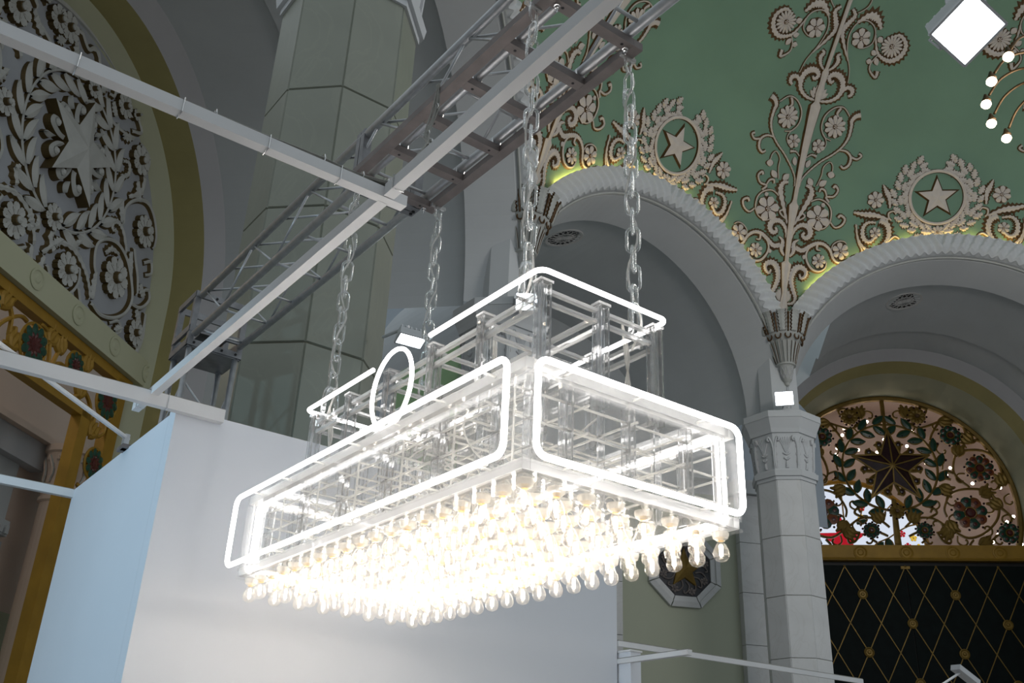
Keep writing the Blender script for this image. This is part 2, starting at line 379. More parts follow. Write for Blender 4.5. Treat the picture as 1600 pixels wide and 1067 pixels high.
# strokes: points (degrees from the axis, elevation), start, middle and end half width in m, serration
ST = [
 ([(.35, 14.9), (1.5, 15.21), (1.8, 15.99), (1.3, 17.24), (1.0, 18.52), (1.4, 19.76), (2.2, 20.25), (3.1, 19.85), (3.1, 19.12), (2.5, 18.73), (2.2, 19.29)], .05, .17, .05, .22),
 ([(.2, 23.23), (.7, 25.07), (1.8, 25.96), (3.0, 25.7), (3.3, 24.86), (2.7, 24.26), (2.1, 24.55), (2.4, 25.03)], .06, .16, .06, .18),
 ([(.4, 21.43), (.95, 22.19), (.9, 23.35), (1.6, 23.9)], .05, .13, .03, .1),
 ([(1.2, 22.81), (2.3, 22.53), (3.5, 23.29), (4.5, 23.78), (5.6, 23.77), (6.6, 23.08), (7.2, 21.95), (8.0, 21.52), (9.3, 21.86), (10.3, 22.53), (11.2, 22.74), (11.4, 23.49), (10.9, 24.34), (10.5, 25.64), (10.4, 26.9)], .13, .06, .035, .12),
 ([(3.4, 23.12), (3.0, 22.19), (3.2, 21.19), (4.0, 20.25), (5.1, 20.02), (6.0, 20.57), (6.2, 21.55)], .05, .07, .03, 0),
 ([(6.8, 23.1), (7.0, 23.86), (7.8, 24.4), (8.6, 24.45), (9.1, 24.12)], .03, .04, .03, 0),
 ([(4.6, 23.74), (4.6, 22.99), (5.2, 22.91)], .07, .06, .03, 0),
 ([(10.3, 26.95), (10.8, 24.87), (12.0, 23.64), (13.6, 23.63), (14.9, 24.58), (15.4, 25.9), (15.0, 27.19), (13.9, 27.64)], .04, .10, .16, .25),
 ([(13.4, 27.3), (12.1, 27.24), (11.4, 26.38), (11.6, 25.09), (12.5, 24.65), (13.3, 25.34), (13.3, 25.83)], .05, .12, .04, .3),
 ([(15.3, 27.76), (13.3, 28.27), (11.4, 28.34), (9.8, 28.5)], .05, .15, .05, .22),
 ([(15.4, 29.3), (15.2, 30.75), (14.6, 31.7), (14.1, 32.49)], .04, .14, .02, .2),
 ([(15.7, 27.69), (15.3, 28.01), (15.26, 28.65), (15.98, 28.91), (16.37, 28.51)], .05, .05, .04, 0),
 ([(15.06, 24.58), (16.11, 25.5), (16.82, 25.27), (16.74, 24.78)], .06, .05, .04, 0),
 ([(.55, 25.8), (1.6, 27.91), (2.6, 30.01), (2.4, 31.01), (1.5, 31.28)], .05, .15, .06, .22),
 ([(.9, 26.38), (1.7, 26.77), (2.1, 27.22), (1.6, 27.53)], .04, .05, .05, 0),
 ([(2.7, 29.25), (4.0, 29.75), (5.4, 29.34), (6.2, 28.4), (6.2, 26.97), (5.4, 25.96), (4.1, 25.68), (3.3, 26.09)], .04, .045, .03, 0),
 ([(6.3, 26.85), (7.1, 26.22), (8.1, 26.64), (8.5, 27.45), (7.8, 27.91), (7.4, 27.55)], .04, .06, .07, .1),
 ([(5.7, 29.51), (5.1, 30.15), (6.3, 30.35), (6.9, 31.19), (6.4, 31.78), (6.1, 31.43)], .06, .05, .07, .1),
 ([(5.2, 30.16), (4.8, 30.96), (4.1, 31.14), (3.9, 30.66)], .04, .06, .05, 0),
 ([(.4, 30.86), (.65, 32.05), (1.7, 33.36), (3.3, 34.74), (5.1, 35.87), (6.5, 37.04), (7.3, 38.39), (7.4, 39.9), (7.3, 40.5), (7.9, 41.15), (8.8, 41.4)], .035, .05, .13, .14),
 ([(6.0, 36.54), (7.3, 36.48), (8.2, 35.8), (8.1, 34.77), (7.3, 34.24), (6.7, 34.56)], .04, .07, .05, .1),
 ([(8.3, 35.81), (9.3, 35.58), (10.0, 36.07), (9.5, 36.35)], .06, .05, .06, 0),
 ([(3.3, 31.41), (3.8, 32.9), (3.9, 34.06), (4.8, 34.82), (5.4, 34.38), (5.5, 33.62)], .03, .03, .03, 0),
 ([(6.8, 41.07), (5.4, 42.07), (3.7, 41.86), (2.3, 40.68), (2.1, 39.16), (3.0, 37.96), (4.3, 37.63)], .035, .04, .03, 0),
 ([(4.9, 42.0), (4.4, 41.2), (4.9, 40.7)], .07, .07, .03, 0),
 ([(2.4, 38.56), (3.4, 37.55), (3.5, 36.68), (2.7, 35.89)], .03, .03, .03, 0),
 ([(.6, 34.87), (1.4, 35.38), (2.4, 35.28)], .03, .04, .07, .2),
 ([(.1, 42.32), (2.3, 42.58), (3.9, 43.52), (4.1, 45.01), (3.2, 45.88), (1.9, 46.04), (1.1, 45.52), (1.7, 44.96), (2.2, 45.27)], .05, .16, .05, .2),
 ([(3.7, 43.49), (5.0, 44.62), (6.1, 44.5), (6.2, 43.87), (5.6, 43.56)], .07, .12, .06, .2),
 ([(.3, 46.27), (1.4, 46.92), (1.9, 47.78), (1.5, 48.37), (2.1, 48.69)], .04, .11, .05, .15),
 ([(4.0, 47.89), (1.9, 50.02), (.8, 51.47), (1.5, 52.53), (2.4, 53.58), (1.4, 54.33)], .03, .14, .06, .22),
 ([(5.0, 45.25), (4.6, 46.98), (3.2, 49.07), (2.5, 51.05), (3.2, 52.58), (5.0, 53.26), (7.0, 52.84), (8.0, 51.82), (7.8, 50.53), (6.2, 49.85), (5.0, 49.91)], .025, .035, .03, 0),
 ([(3.4, 52.84), (5.6, 53.9), (7.6, 53.6), (9.0, 52.4)], .05, .2, .05, .3),
 ([(8.0, 51.82), (9.2, 49.68), (10.7, 48.82), (12.6, 48.6), (14.4, 49.47), (14.8, 50.75), (13.3, 51.81), (11.5, 51.49)], .03, .13, .06, .25),
 ([(9.6, 49.23), (8.6, 48.18), (8.6, 47.22), (10.0, 46.36), (10.2, 47.18)], .03, .04, .09, .1),
 ([(2.9, 53.97), (4.7, 54.95), (5.0, 56.5), (3.4, 59)], .03, .03, .03, 0)]
FLW = [((5.0, 21.41), .28, 7), ((8.2, 23.09), .33, 6), ((13.3, 25.9), .22, 6), ((13.1, 30.36), .32, 7), ((4.2, 27.19), .48, 6), ((2.3, 36.65), .26, 6), ((4.5, 39.48), .42, 10), ((12.0, 50.41), .40, 16), ((5.2, 51.0), .36, 6)]
LFS = [((2.5, 31.4), (1.7, 32.32), .11), ((3.7, 31.52), (4.8, 32.3), .11), ((1.0, 33.6), (1.4, 34.7), .09), ((5.5, 33.6), (5.3, 32.7), .13), ((9.2, 49.2), (8.1, 49.67), .09), ((8.6, 48.27), (7.5, 48.33), .09), ((9.3, 48.8), (9.9, 47.89), .09), ((8.8, 51.4), (9.9, 50.84), .10), ((.25, 42.7), (.7, 44.3), .08), ((.3, 42.7), (1.3, 44.0), .08), ((.3, 42.6), (1.8, 43.5), .08), ((.5, 15.2), (.5, 17.0), .08), ((.5, 15.2), (.85, 16.8), .08), ((.5, 15.2), (1.15, 16.4), .07), ((2.9, 22.0), (2.6, 21.4), .08), ((5.1, 28.9), (4.5, 29.2), .08)]
def mirror(P, s): return [(a * s, e) for a, e in P]
def candelabrum_meshes():
    out = []
    mb = MB(); pts = [(0., e) for e, w in SHAFT]; vs = []; k = len(SHAFT)
    for e, w in SHAFT:
        w *= .274; p, n = SD((0, e)); b = V((0, 1, 0))
        for f, h in ((-1.25, 0), (-.9, .09), (-.35, .13), (.35, .13), (.9, .09), (1.25, 0)): vs.append(p + b * w * f + n * h)
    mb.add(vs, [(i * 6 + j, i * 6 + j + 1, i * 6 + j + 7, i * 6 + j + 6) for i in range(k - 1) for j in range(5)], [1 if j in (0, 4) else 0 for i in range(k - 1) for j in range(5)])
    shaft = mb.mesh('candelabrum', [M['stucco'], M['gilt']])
    for s in (1, -1):
        for P, a, m, b, sr in ST:
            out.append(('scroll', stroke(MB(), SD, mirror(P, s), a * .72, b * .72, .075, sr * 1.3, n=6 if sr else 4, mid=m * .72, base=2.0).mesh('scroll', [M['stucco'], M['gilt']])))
        for (a, e), r, n in FLW:
            p, nr = SD((a * s, e))
            out.append(('flower', flower(MB(), frame_at(p, nr, rot=.2 * s), r, n, .09).mesh('flower', [M['stucco'], M['gilt']])))
        for P, Q, w in LFS:
            p, nr = SD((P[0] * s, P[1])); q, _ = SD((Q[0] * s, Q[1])); d = q - p; fm = frame_at(p, nr, up=d)
            mb = leafmesh(d.length, w, .07); mb.v = [tuple(fm @ V(v)) for v in mb.v]
            out.append(('leaf', mb.mesh('leaf', [M['stucco'], M['gilt']])))
    return shaft, out
def build_dome_ornament():
    shaft, parts = candelabrum_meshes()
    for az in (22.5, 67.5, 112.5):
        c = link('candelabrum', shaft, ceiling, Matrix.Translation(DC) @ Matrix.Rotation(R_(az), 4, 'Z'))
        for nm, me in parts: link(nm, me, c)
    # star medallions over the arches
    ring = MB(); rr = 1.0
    p0, n0 = SD((0, 30.7)); fm0 = frame_at(p0, n0)
    k = 48; vs = []
    for i in range(k):
        a = 2 * PI * i / k
        for r, h in ((.90, 0), (.92, .08), (.98, .10), (1.03, .08), (1.05, 0)): vs.append(fm0 @ V((math.cos(a) * r, math.sin(a) * r, h)))
    ring.add(vs, [(i * 5 + j, i * 5 + j + 1, ((i + 1) % k) * 5 + j + 1, ((i + 1) % k) * 5 + j) for i in range(k) for j in range(4)], [1 if j in (0, 3) else 0 for i in range(k) for j in range(4)])
    def onD(p):
        d = V(p).normalized(); return d * (DR - .005), -d
    def bend(v):
        q = fm0.inverted() @ V(v); d = (fm0 @ V((q.x, q.y, 0))).normalized(); return d * (DR - .005 - q.z)
    ring.v = [tuple(bend(v)) for v in ring.v]
    ringm = ring.mesh('star_medallion', [M['stucco'], M['gilt']])
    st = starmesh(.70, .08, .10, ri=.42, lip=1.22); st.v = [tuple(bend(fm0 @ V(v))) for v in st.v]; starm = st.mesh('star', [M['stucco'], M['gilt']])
    oak = leafmesh(.36, .105, .07, lobes=1).mesh('oak_leaf', [M['stucco'], M['gilt']])
    acorn = MB().lathe([(.0, 0), (.07, .01), (.075, .05), (.04, .09), (.0, .1)], 8).mesh('acorn', M['stucco'], True)
    ros = flower(MB(), Matrix(), .24, 9, .09, cut=.8).mesh('rosette', [M['stucco'], M['gilt']])
    for az in (45, 90, 0):
        mo = link('star_medallion', ringm, ceiling, Matrix.Translation(DC) @ Matrix.Rotation(R_(az), 4, 'Z'))
        link('star', starm, mo)
        p, nr = SD((0, 26.05)); link('rosette', ros, mo, frame_at(p, nr))
        rnd = random.Random(3)
        for s in (1, -1):
            for i in range(13):
                a = R_(-80 + 142 * i / 12); rad = 1.30 + .05 * math.sin(i * 2.1)
                for q, (off, dr) in enumerate(((.6, .02), (-.65, .0), (.0, .1))):
                    if q == 2 and i % 2: continue
                    rd = rad + (.13 if q == 0 else -.10 if q == 1 else .0)
                    loc = V((math.cos(a) * rd * s, math.sin(a) * rd * 1.0 - .02, .01))
                    th = a + PI / 2 - (off if True else 0)
                    ang = (th - PI / 2) if s > 0 else -(th - PI / 2)
                    p, nr = onD(fm0 @ loc); link('oak_leaf', oak, mo, frame_at(p, nr, rot=ang) @ Matrix.Scale(.9 + .15 * rnd.random(), 4))
                if i % 2 == 0:
                    rd = rad + .24
                    p, nr = onD(fm0 @ V((math.cos(a + .06) * rd * s, math.sin(a + .06) * rd - .02, 0))); link('acorn', acorn, mo, frame_at(p, nr))
build_dome_ornament()

# ---- arches, arms and vaults
def arch_strip(F, A, B, seg=48, z0=0., jr=True, jl=True, end=1.0):
    rows = []
    for d, r in (A, B):
        pts = [(r, z0)] if jr else []
        pts += [(r * math.cos(PI * i / seg), ZS + r * math.sin(PI * i / seg)) for i in range(int(seg * end) + 1)]
        if jl: pts += [(-r, z0)]
        rows.append([F(s, d, z) for s, z in pts])
    k = len(rows[0])
    return rows[0] + rows[1], [(i, i + 1, k + i + 1, k + i) for i in range(k - 1)]
def arm(name, F, prof, mats, label, nojr=(), cut=()):
    mb = MB()
    for i in range(len(prof) - 1):
        jamb = prof[i][0] >= 1.5
        vs, fs = arch_strip(F, prof[i][:2], prof[i + 1][:2], jr=jamb and i not in nojr, jl=jamb and i not in cut, end=.72 if i in cut else 1.0)
        mb.add(vs, fs, prof[i][2])
    o = mb.obj(name, mats, smooth=False)
    return tag(o, label, 'wall', kind='structure')
def profile(L): return [(-.12, 5.93, 0), (0, 5.93, 0), (.12, 5.84, 1), (1.6, 5.62, 1), (1.65, 5.9, 2), (3.6, 5.95, 2), (6.2, 5.95, 1), (6.22, 6.06, 2), (L - 1.98, 6.09, 2), (L - 1.44, 5.77, 3), (L - .47, 5.76, 4), (L, 5.40, 5)]
PM = [M['plaster'], M['plaster'], M['vault'], M['grey'], M['olive'], M['cream']]
L2, LL = 12.1, 11.16
P2 = [(d, r, [0, 0, 1, 1, 2, 2, 2, 2, 3, 4, 5, 5][i]) for i, (d, r, q) in enumerate(profile(L2))]
PL = [(d, r, [0, 0, 1, 1, 2, 2, 2, 2, 3, 4, 5, 5][i]) for i, (d, r, q) in enumerate(profile(LL))]
P2 = P2[:8] + [(L2 - 3.9, 6.09, 3), (L2 - 3.5, 5.66, 4), (L2 - 2.6, 5.47, 5), (L2, 5.36, 5)]
wall_far = arm('wall_far', F2, P2, PM, 'grey plaster vault behind the arch above the lattice door', cut=(4, 5, 6, 7))
wall_left = arm('wall_left', FL, PL, PM, 'grey vault and olive arch framing the carved tympanum', nojr=(4, 5, 6), cut=(4, 5, 6, 7, 8))
P1 = [(-.12, 5.93, 0), (0, 5.93, 0), (.12, 5.84, 1), (1.6, 5.62, 1), (1.65, 5.9, 2), (9.0, 6.05, 2)]
wall_diag = MB()
for i in range(len(P1) - 1):
    vs, fs = arch_strip(F1, P1[i][:2], P1[i + 1][:2], jr=False, jl=False); wall_diag.add(vs, fs, P1[i][2])
wall_diag = tag(wall_diag.obj('wall_diagonal', PM), 'grey arch and vault behind the glowing acrylic chandelier', 'wall', kind='structure')

def rope(F, name, parent):
    mb = MB(); n = 520; prof = [(5.93, -.12), (5.95, -.26), (6.06, -.36), (6.2, -.42), (6.34, -.42), (6.5, -.42), (6.64, -.38), (6.68, -.34), (6.6, -.3), (6.6, -.02)]
    a0, a1 = R_(21.5), PI - R_(21.5); vs = []; k = len(prof)
    for i in range(n + 1):
        a = a0 + (a1 - a0) * i / n
        for j, (r, d) in enumerate(prof):
            t = (a - PI / 2) * 118; sg = 1 if a < PI / 2 else -1
            w = math.sin(t * sg + j * 1.1) * (.06 if 0 < j < k - 3 else .0)
            vs.append(F(math.cos(a) * (r + w * .6), d - w, ZS + math.sin(a) * (r + w * .6)))
    mb.add(vs, [(i * k + j, i * k + j + 1, (i + 1) * k + j + 1, (i + 1) * k + j) for i in range(n) for j in range(k - 1)])
    o = mb.obj(name, M['plaster'], parent, smooth=False)
    # thin bead on the inner edge
    mb = MB().tube([F(math.cos(a) * 5.86, -.02, ZS + math.sin(a) * 5.86) for a in (R_(10) + (PI - R_(20)) * i / 80 for i in range(81))], .045, 5)
    mb.obj('bead_moulding', M['gilt'] if False else M['relief'], parent)
    # cove light behind the rope
    mb = MB().tube([F(math.cos(a) * 6.65, -.12, ZS + math.sin(a) * 6.65) for a in (R_(44) + R_(92) * i / 60 for i in range(61))], .022, 5)
    mb.obj('cove_light_strip', M['cove'], parent)
for F, w in ((F2, wall_far), (F1, wall_diag), (FL, wall_left)): rope(F, 'rope_moulding', w)

def vent(F, s, d, r_v, up, label):
    """pierced round plaster rosette on the vault at (s, d)"""
    ang = math.acos(s / r_v); p = F(s, d, ZS + r_v * math.sin(ang) - .02)
    nr = (F(0, d, ZS) - p).normalized(); fm = frame_at(p, nr, up=up)
    e = empty('vent_grille', (0, 0, 0), label, 'vent grille', 'round plaster vents in the vaults'); e.matrix_world = fm
    mb = MB().lathe([(.60, 0), (.62, .03), (.70, .04), (.72, 0)], 32); mb.obj('rim', M['vent'], e)
    MB().lathe([(.6, .004), (.01, .006)], 32).obj('backing', M['black'], e)
    hub = MB().lathe([(.10, .0), (.10, .03), (.02, .035)], 12); hub.obj('hub', M['vent'], e)
    bar = MB()
    for sg in (-1, 1): bar.tube([(math.cos(a * sg) * r, math.sin(a * sg) * r, .025) for r, a in ((.1, 0), (.28, .12), (.44, .05), (.6, -.16))], .011, 4)
    bm = bar.mesh('tracery', M['vent'])
    for i in range(16): link('tracery', bm, e, Matrix.Rotation(2 * PI * i / 16, 4, 'Z'))
    MB().tube([(math.cos(a) * .34, math.sin(a) * .34, .025) for a in (2 * PI * i / 32 for i in range(32))], .014, 4, closed=True).obj('ring', M['vent'], e)
vent(F2, -.57, 3.37, 5.95, NN, 'round pierced vent in the vault above the lattice lunette')
vent(F1, -1.4, 3.6, 5.94, Y_, 'round pierced vent in the vault beside the near chain')

ea = MB()
for i in range(24):
    a0_, a1_ = PI / 2 + PI / 2 * i / 24, PI / 2 + PI / 2 * (i + 1) / 24
    ea.add([F2(math.cos(a) * r, L2 - 3.91, ZS + math.sin(a) * r) for a, r in ((a0_, 6.08), (a1_, 6.08), (a1_, 14), (a0_, 14))], [(0, 1, 2, 3)])
ea.add([F2(-6.08, L2 - 3.91, ZS), F2(-14, L2 - 3.91, ZS), F2(-14, L2 - 3.91, 0), F2(-6.08, L2 - 3.91, 0)], [(0, 1, 2, 3)])
ea.obj('end_wall', M['vault'], wall_far)
# ---- octagonal marble columns, capitals, corbels
def octo(mb, c, r, z0, z1, r1=None, mi=0):
    r1 = r if r1 is None else r1
    return mb.lathe([(r / math.cos(PI / 8), z0), (r1 / math.cos(PI / 8), z1)], 8, c, mi, a0=PI / 8)
def column(vx, mslab, label, off=.62, zo=0.):
    out = (V((vx[0], vx[1], 0)) - HC).normalized(); c = V((vx[0], vx[1], 0)) + out * off
    e = empty('marble_column', c, label, 'column', 'octagonal marble columns round the hall')
    ap = .94; e.location.z = zo
    octo(MB(), (0, 0, 0), ap - .03, 0, 12.5).obj('core', M['joint'], e)
    w = ap * math.tan(PI / 8); ch = 1.92
    slab = MB(); b = .018
    slab.add([(-w + b, 0, b), (w - b, 0, b), (w - b, 0, ch - b), (-w + b, 0, ch - b), (-w + .006, -.03, .004), (w - .006, -.03, .004), (w - .006, -.03, ch - .004), (-w + .006, -.03, ch - .004)],
             [(0, 3, 2, 1), (0, 1, 5, 4), (1, 2, 6, 5), (2, 3, 7, 6), (3, 0, 4, 7)])
    sm = slab.mesh('marble_slab', mslab)
    for k in range(8):
        for j in range(6):
            a = k * PI / 4
            link('marble_slab', sm, e, Matrix.Rotation(a - PI / 2, 4, 'Z') @ Matrix.Translation((0, ap, .62 + ch * j + (.0 if k % 2 else 0))))
    octo(MB(), (0, 0, 0), ap + .12, -zo, .6).obj('plinth', mslab, e)
    cb = MB(); octo(cb, (0, 0, 0), ap + .04, 12.12, 12.24); octo(cb, (0, 0, 0), ap + .10, 12.24, 12.42, ap + .13); octo(cb, (0, 0, 0), ap + .05, 12.42, 12.5)
    cb.obj('neck_moulding', M['plaster'], e)
    octo(MB(), (0, 0, 0), ap - .02, 12.5, 13.75, ap + .1).obj('capital', M['plaster'], e)
    ab = MB(); octo(ab, (0, 0, 0), ap + .16, 13.75, 13.9, ap + .2); octo(ab, (0, 0, 0), ap + .2, 13.9, 14.25, ap + .34); octo(ab, (0, 0, 0), ap + .36, 14.25, 14.48)
    ab.obj('abacus', M['plaster'], e)
    octo(MB(), (0, 0, 0), .66, 14.48, 17.6).obj('pier', M['plaster'], e)
    # palmettes and volutes on every face of the capital
    pal = MB(); S = lambda p: (V((p[0], .08 * p[1] / 1.2 + .0, p[1])), V((0, 1, 0)))
    for q in (-1, -.66, -.33, 0, .33, .66, 1): stroke(pal, S, [(0, .45), (q * .10, .75), (q * .22, 1.02), (q * .25, 1.1 - abs(q) * .04)], .014, .032, .05, n=3)
    stroke(pal, S, [(-.12, .55), (0, .47), (.12, .55)], .03, .03, .06, n=3); stroke(pal, S, [(-.09, .38), (0, .3), (.09, .38)], .03, .03, .06, n=3)
    stroke(pal, S, [(0, .02), (0, .25)], .05, .03, .06, n=3)
    pm = pal.mesh('palmette', [M['plaster'], M['grey']])
    vol = MB()
    for q in (-1, 1):
        stroke(vol, S, [(q * .02, .0), (q * .03, .7), (q * .10, 1.0), (q * .17, 1.1), (q * .2, 1.0), (q * .14, .95)], .04, .03, .07, n=4)
    stroke(vol, S, [(0, .1), (.0, .9)], .05, .07, .05, serr=.3, n=6)
    vm = vol.mesh('volute', [M['plaster'], M['grey']])
    for k in range(8):
        a = k * PI / 4
        link('palmette', pm, e, Matrix.Rotation(a - PI / 2, 4, 'Z') @ Matrix.Translation((0, ap - .01, 12.52)))
        link('volute', vm, e, Matrix.Rotation(a + PI / 8 - PI / 2, 4, 'Z') @ Matrix.Translation((0, (ap - .01) / math.cos(PI / 8) - .03, 12.52)))
    return e
A2_ = 5.9
VR = (HC.x + A2_, HC.y + AP); V2 = (HC.x - A2_, HC.y + AP); V3 = (HC.x - AP, HC.y + A2_)
column(VR, M['marbleR'], 'pale marble octagonal column left of the lattice door')
column(V2, M['marbleR'], 'octagonal column with carved capital seen through the acrylic top frame')
column((4.57, 10.88), M['marbleG'], off=0., zo=.18, label='big greenish marble octagonal column behind the aluminium truss')

def corbel(vx, label):
    inn = (HC - V((vx[0], vx[1], 0))).normalized(); c = V((vx[0], vx[1], 0)) + inn * .1
    e = empty('fan_corbel', (c.x, c.y, 15.75), label, 'corbel', 'fan shaped corbels under the dome')
    prof = [(.10, .0), (.17, .1), (.26, .55), (.30, .62), (.33, .66), (.44, 1.15), (.54, 1.45), (.58, 1.5), (.66, 1.62), (.70, 1.68), (.86, 2.2), (.92, 2.4), (.80, 2.42)]
    MB().lathe(prof, 48, flute=lambda j, i: 1 - .05 * (j % 3 == 0) * (4 <= i <= 7)).obj('cup', M['relief'], e, smooth=False)
    MB().lathe([(.30, .60), (.35, .62), (.35, .68), (.31, .70)], 32).obj('collar', M['relief'], e)
    SC = lambda p: ((lambda r, a, z: (V((math.cos(a) * r, math.sin(a) * r, z)), V((math.cos(a), math.sin(a), -.3)).normalized()))(p[2], p[0], p[1]))
    lf = MB(); ob = MB(); rb = MB()
    n = 12
    base = math.atan2(inn.y, inn.x)
    ribm = stroke(MB(), SC, [(0, .68, .34), (0, 1.1, .44), (0, 1.44, .545)], .018, .030, .04, n=4, mi=(0, 1), base=1.1).mesh('rib', [M['relief'], M['gilt']])
    for i in range(20): link('rib', ribm, e, Matrix.Rotation(2 * PI * i / 20, 4, 'Z'))
    o = MB().tube([(.655 + .0 * math.cos(t), math.sin(t) * .10, 1.60 + math.cos(t) * .12) for t in (2 * PI * i / 14 for i in range(14))], .028, 5, closed=True).mesh('oval', M['gilt'])
    lm = stroke(MB(), SC, [(0, 1.72, .71), (0, 2.0, .80), (0, 2.3, .90), (0, 2.44, 1.0)], .10, .16, .08, serr=.2, n=5, base=1.05).mesh('acanthus_leaf', [M['relief'], M['gilt']])
    gm = stroke(MB(), SC, [(0, 1.70, .70), (0, 2.0, .80), (0, 2.38, .93)], .02, .035, .07, serr=.35, n=5, mi=(1, 1), base=1.0).mesh('gilt_vein', [M['stucco'], M['gilt']])
    for i in range(n):
        link('oval', o, e, Matrix.Rotation(2 * PI * (i + .5) / n + base, 4, 'Z')); link('acanthus_leaf', lm, e, Matrix.Rotation(2 * PI * i / n + base, 4, 'Z')); link('gilt_vein', gm, e, Matrix.Rotation(2 * PI * (i + .5) / n + base, 4, 'Z'))
    lat = MB()
    for i in range(10):
        for s in (1, -1): lat.tube([(math.cos(a) * r, math.sin(a) * r, z) for r, z, a in ((.18, .12, i * PI / 5), (.225, .35, i * PI / 5 + s * .3), (.27, .58, i * PI / 5 + s * .6))], .014, 4)
    lat.obj('woven_base', M['grey'], e)
    MB().lathe([(.0, -.14), (.07, -.1), (.10, -.02), (.08, .02)], 12).obj('pendant', M['relief'], e)
corbel(VR, 'gilded fan corbel above the pale marble column by the door')
corbel(V2, 'gilded fan corbel half hidden behind the near chain')

# ================================================================ far arm: lattice lunette, beam and door
TC = -10.49          # side coordinate s = t + TC
def PF(t, z, d=0.): return F2(t + TC, L2 + d, z + EYE)
def SF(p): return PF(p[0], p[1]), -NN
CT = 10.5; CZ = 13.2; LR = 5.30
win = MB()
arcp = [(CT + math.cos(a) * LR, CZ + math.sin(a) * LR) for a in (R_(-20) + R_(220) * i / 72 for i in range(73))]
stroke(win, SF, arcp, .13, .13, .22, n=1, base=1.0, mi=(0, 0))
window = tag(win.obj('window_1', M['gold']), 'arched gold lattice lunette with a dark star above the door', 'window', kind='structure')
def mirt(P): return [(2 * CT + .12 - t, z) for t, z in P]
def lattice():
    G = [M['gold'], M['gold']]
    def st(P, a, b=None, mid=None, h=.14, name='gold_stem', both=True, serr=0., n=5):
        for Q in ((P, mirt(P)) if both else (P,)):
            stroke(MB(), SF, Q, a, b, h, serr, n=n, mid=mid, base=1.0).obj(name, G, window)
    st([(10.60, 18.4), (10.56, 16.7)], .10, .09, name='gold_post', both=False)
    st([(10.56, 13.6), (10.52, 12.6), (10.50, 11.4)], .10, .16, name='gold_post', both=False)
    A = [(10.89, 12.3), (11.39, 12.69), (12.13, 12.69), (12.8, 12.22), (13.47, 11.83), (14.23, 12.07), (14.84, 12.7), (14.95, 13.41), (14.53, 13.97), (13.66, 14.05), (13.03, 13.81), (12.68, 13.17), (12.73, 12.77)]
    B = [(13.89, 14.13), (13.32, 14.79), (13.53, 15.7), (13.93, 15.87), (14.68, 15.86), (15.21, 15.44), (15.35, 14.7), (15.13, 14.05)]
    C = [(12.49, 16.39), (12.7, 16.81), (13.16, 17.32), (13.97, 17.14), (14.11, 16.54)]
    for P in (A, B, C, [(13.08, 17.32), (12.11, 16.99), (11.68, 17.26)], [(11.83, 12.69), (12.31, 12.93), (12.19, 13.17), (12.06, 12.97)], [(15.0, 13.25), (15.42, 12.7), (14.96, 12.15), (14.38, 11.68)],
              [(13.3, 14.8), (12.95, 14.9), (12.9, 14.6), (13.15, 14.5)], [(13.7, 11.75), (13.5, 11.45), (13.9, 11.35), (14.0, 11.6)], [(11.3, 18.0), (11.9, 17.9), (12.3, 18.0), (12.6, 17.9)], [(14.2, 16.4), (14.7, 16.3), (14.9, 15.9)],
              [(11.0, 11.9), (11.5, 12.1), (11.7, 11.8), (11.5, 11.6)], [(12.2, 12.1), (12.4, 11.7), (12.7, 11.6), (12.75, 11.9)]):
        st(P, .05, .045, .055)
    ring = [(10.56 + math.sin(a) * 2.08, 15.12 - math.cos(a) * 2.06) for a in (R_(6) + R_(172) * i / 14 for i in range(15))]
    st(ring, .055, .05, name='laurel_stem', n=3)
    # central star
    p, nr = SF((10.62, 15.05)); fm = frame_at(p + nr * .1, nr)
    s = starmesh(1.78, .12, .34, ri=.41, lip=1.0, mi=(0, 0)); s.v = [tuple(fm @ V(v)) for v in s.v]
    so = s.obj('star', M['ruby'], window)
    for i in range(10):
        a = PI / 2 + i * PI / 5; r = 1.8 if i % 2 == 0 else .74
        MB().bar(fm @ V((0, 0, .36)), fm @ V((math.cos(a) * r, math.sin(a) * r, .14)), .06, .05, up=nr).obj('star_rib', M['gold'], so)
        a2 = a + PI / 5; r2 = .74 if i % 2 == 0 else 1.8
        MB().bar(fm @ V((math.cos(a) * r, math.sin(a) * r, .14)), fm @ V((math.cos(a2) * r2, math.sin(a2) * r2, .14)), .075, .06, up=nr).obj('star_edge', M['gold'], so)
    # eye scrolls between the star points
    eye = MB(); Sx = lambda q: (V((q[0], q[1], 0)), V((0, 0, 1)))
    for q in (-1, 1):
        stroke(eye, Sx, [(q * .03, .5), (q * .12, .95), (q * .30, 1.28), (q * .42, 1.18), (q * .34, 1.02), (q * .2, 1.1)], .05, .05, .1, n=4, mi=(0, 0))
        eye.lathe([(.0, .16), (.09, .14), (.11, .0)], 10, (q * .30, 1.14, 0), 1)
        stroke(eye, Sx, [(q * .06, .5), (q * .2, 1.0), (q * .16, 1.3)], .03, .05, .08, n=4, mi=(0, 0))
    em = eye.mesh('eye_scroll', [M['gold'], M['ruby']])
    for i in range(5): link('eye_scroll', em, window, fm @ Matrix.Rotation(PI + 2 * PI * i / 5, 4, 'Z'))
    # laurel leaves and berries
    lm = leafmesh(.68, .14, .07).mesh('laurel_leaf', [M['glgreen'], M['gold']])
    bm = MB().lathe([(.0, .13), (.055, .1), (.07, .05), (.05, .0)], 8).mesh('berry', M['ruby'], True)
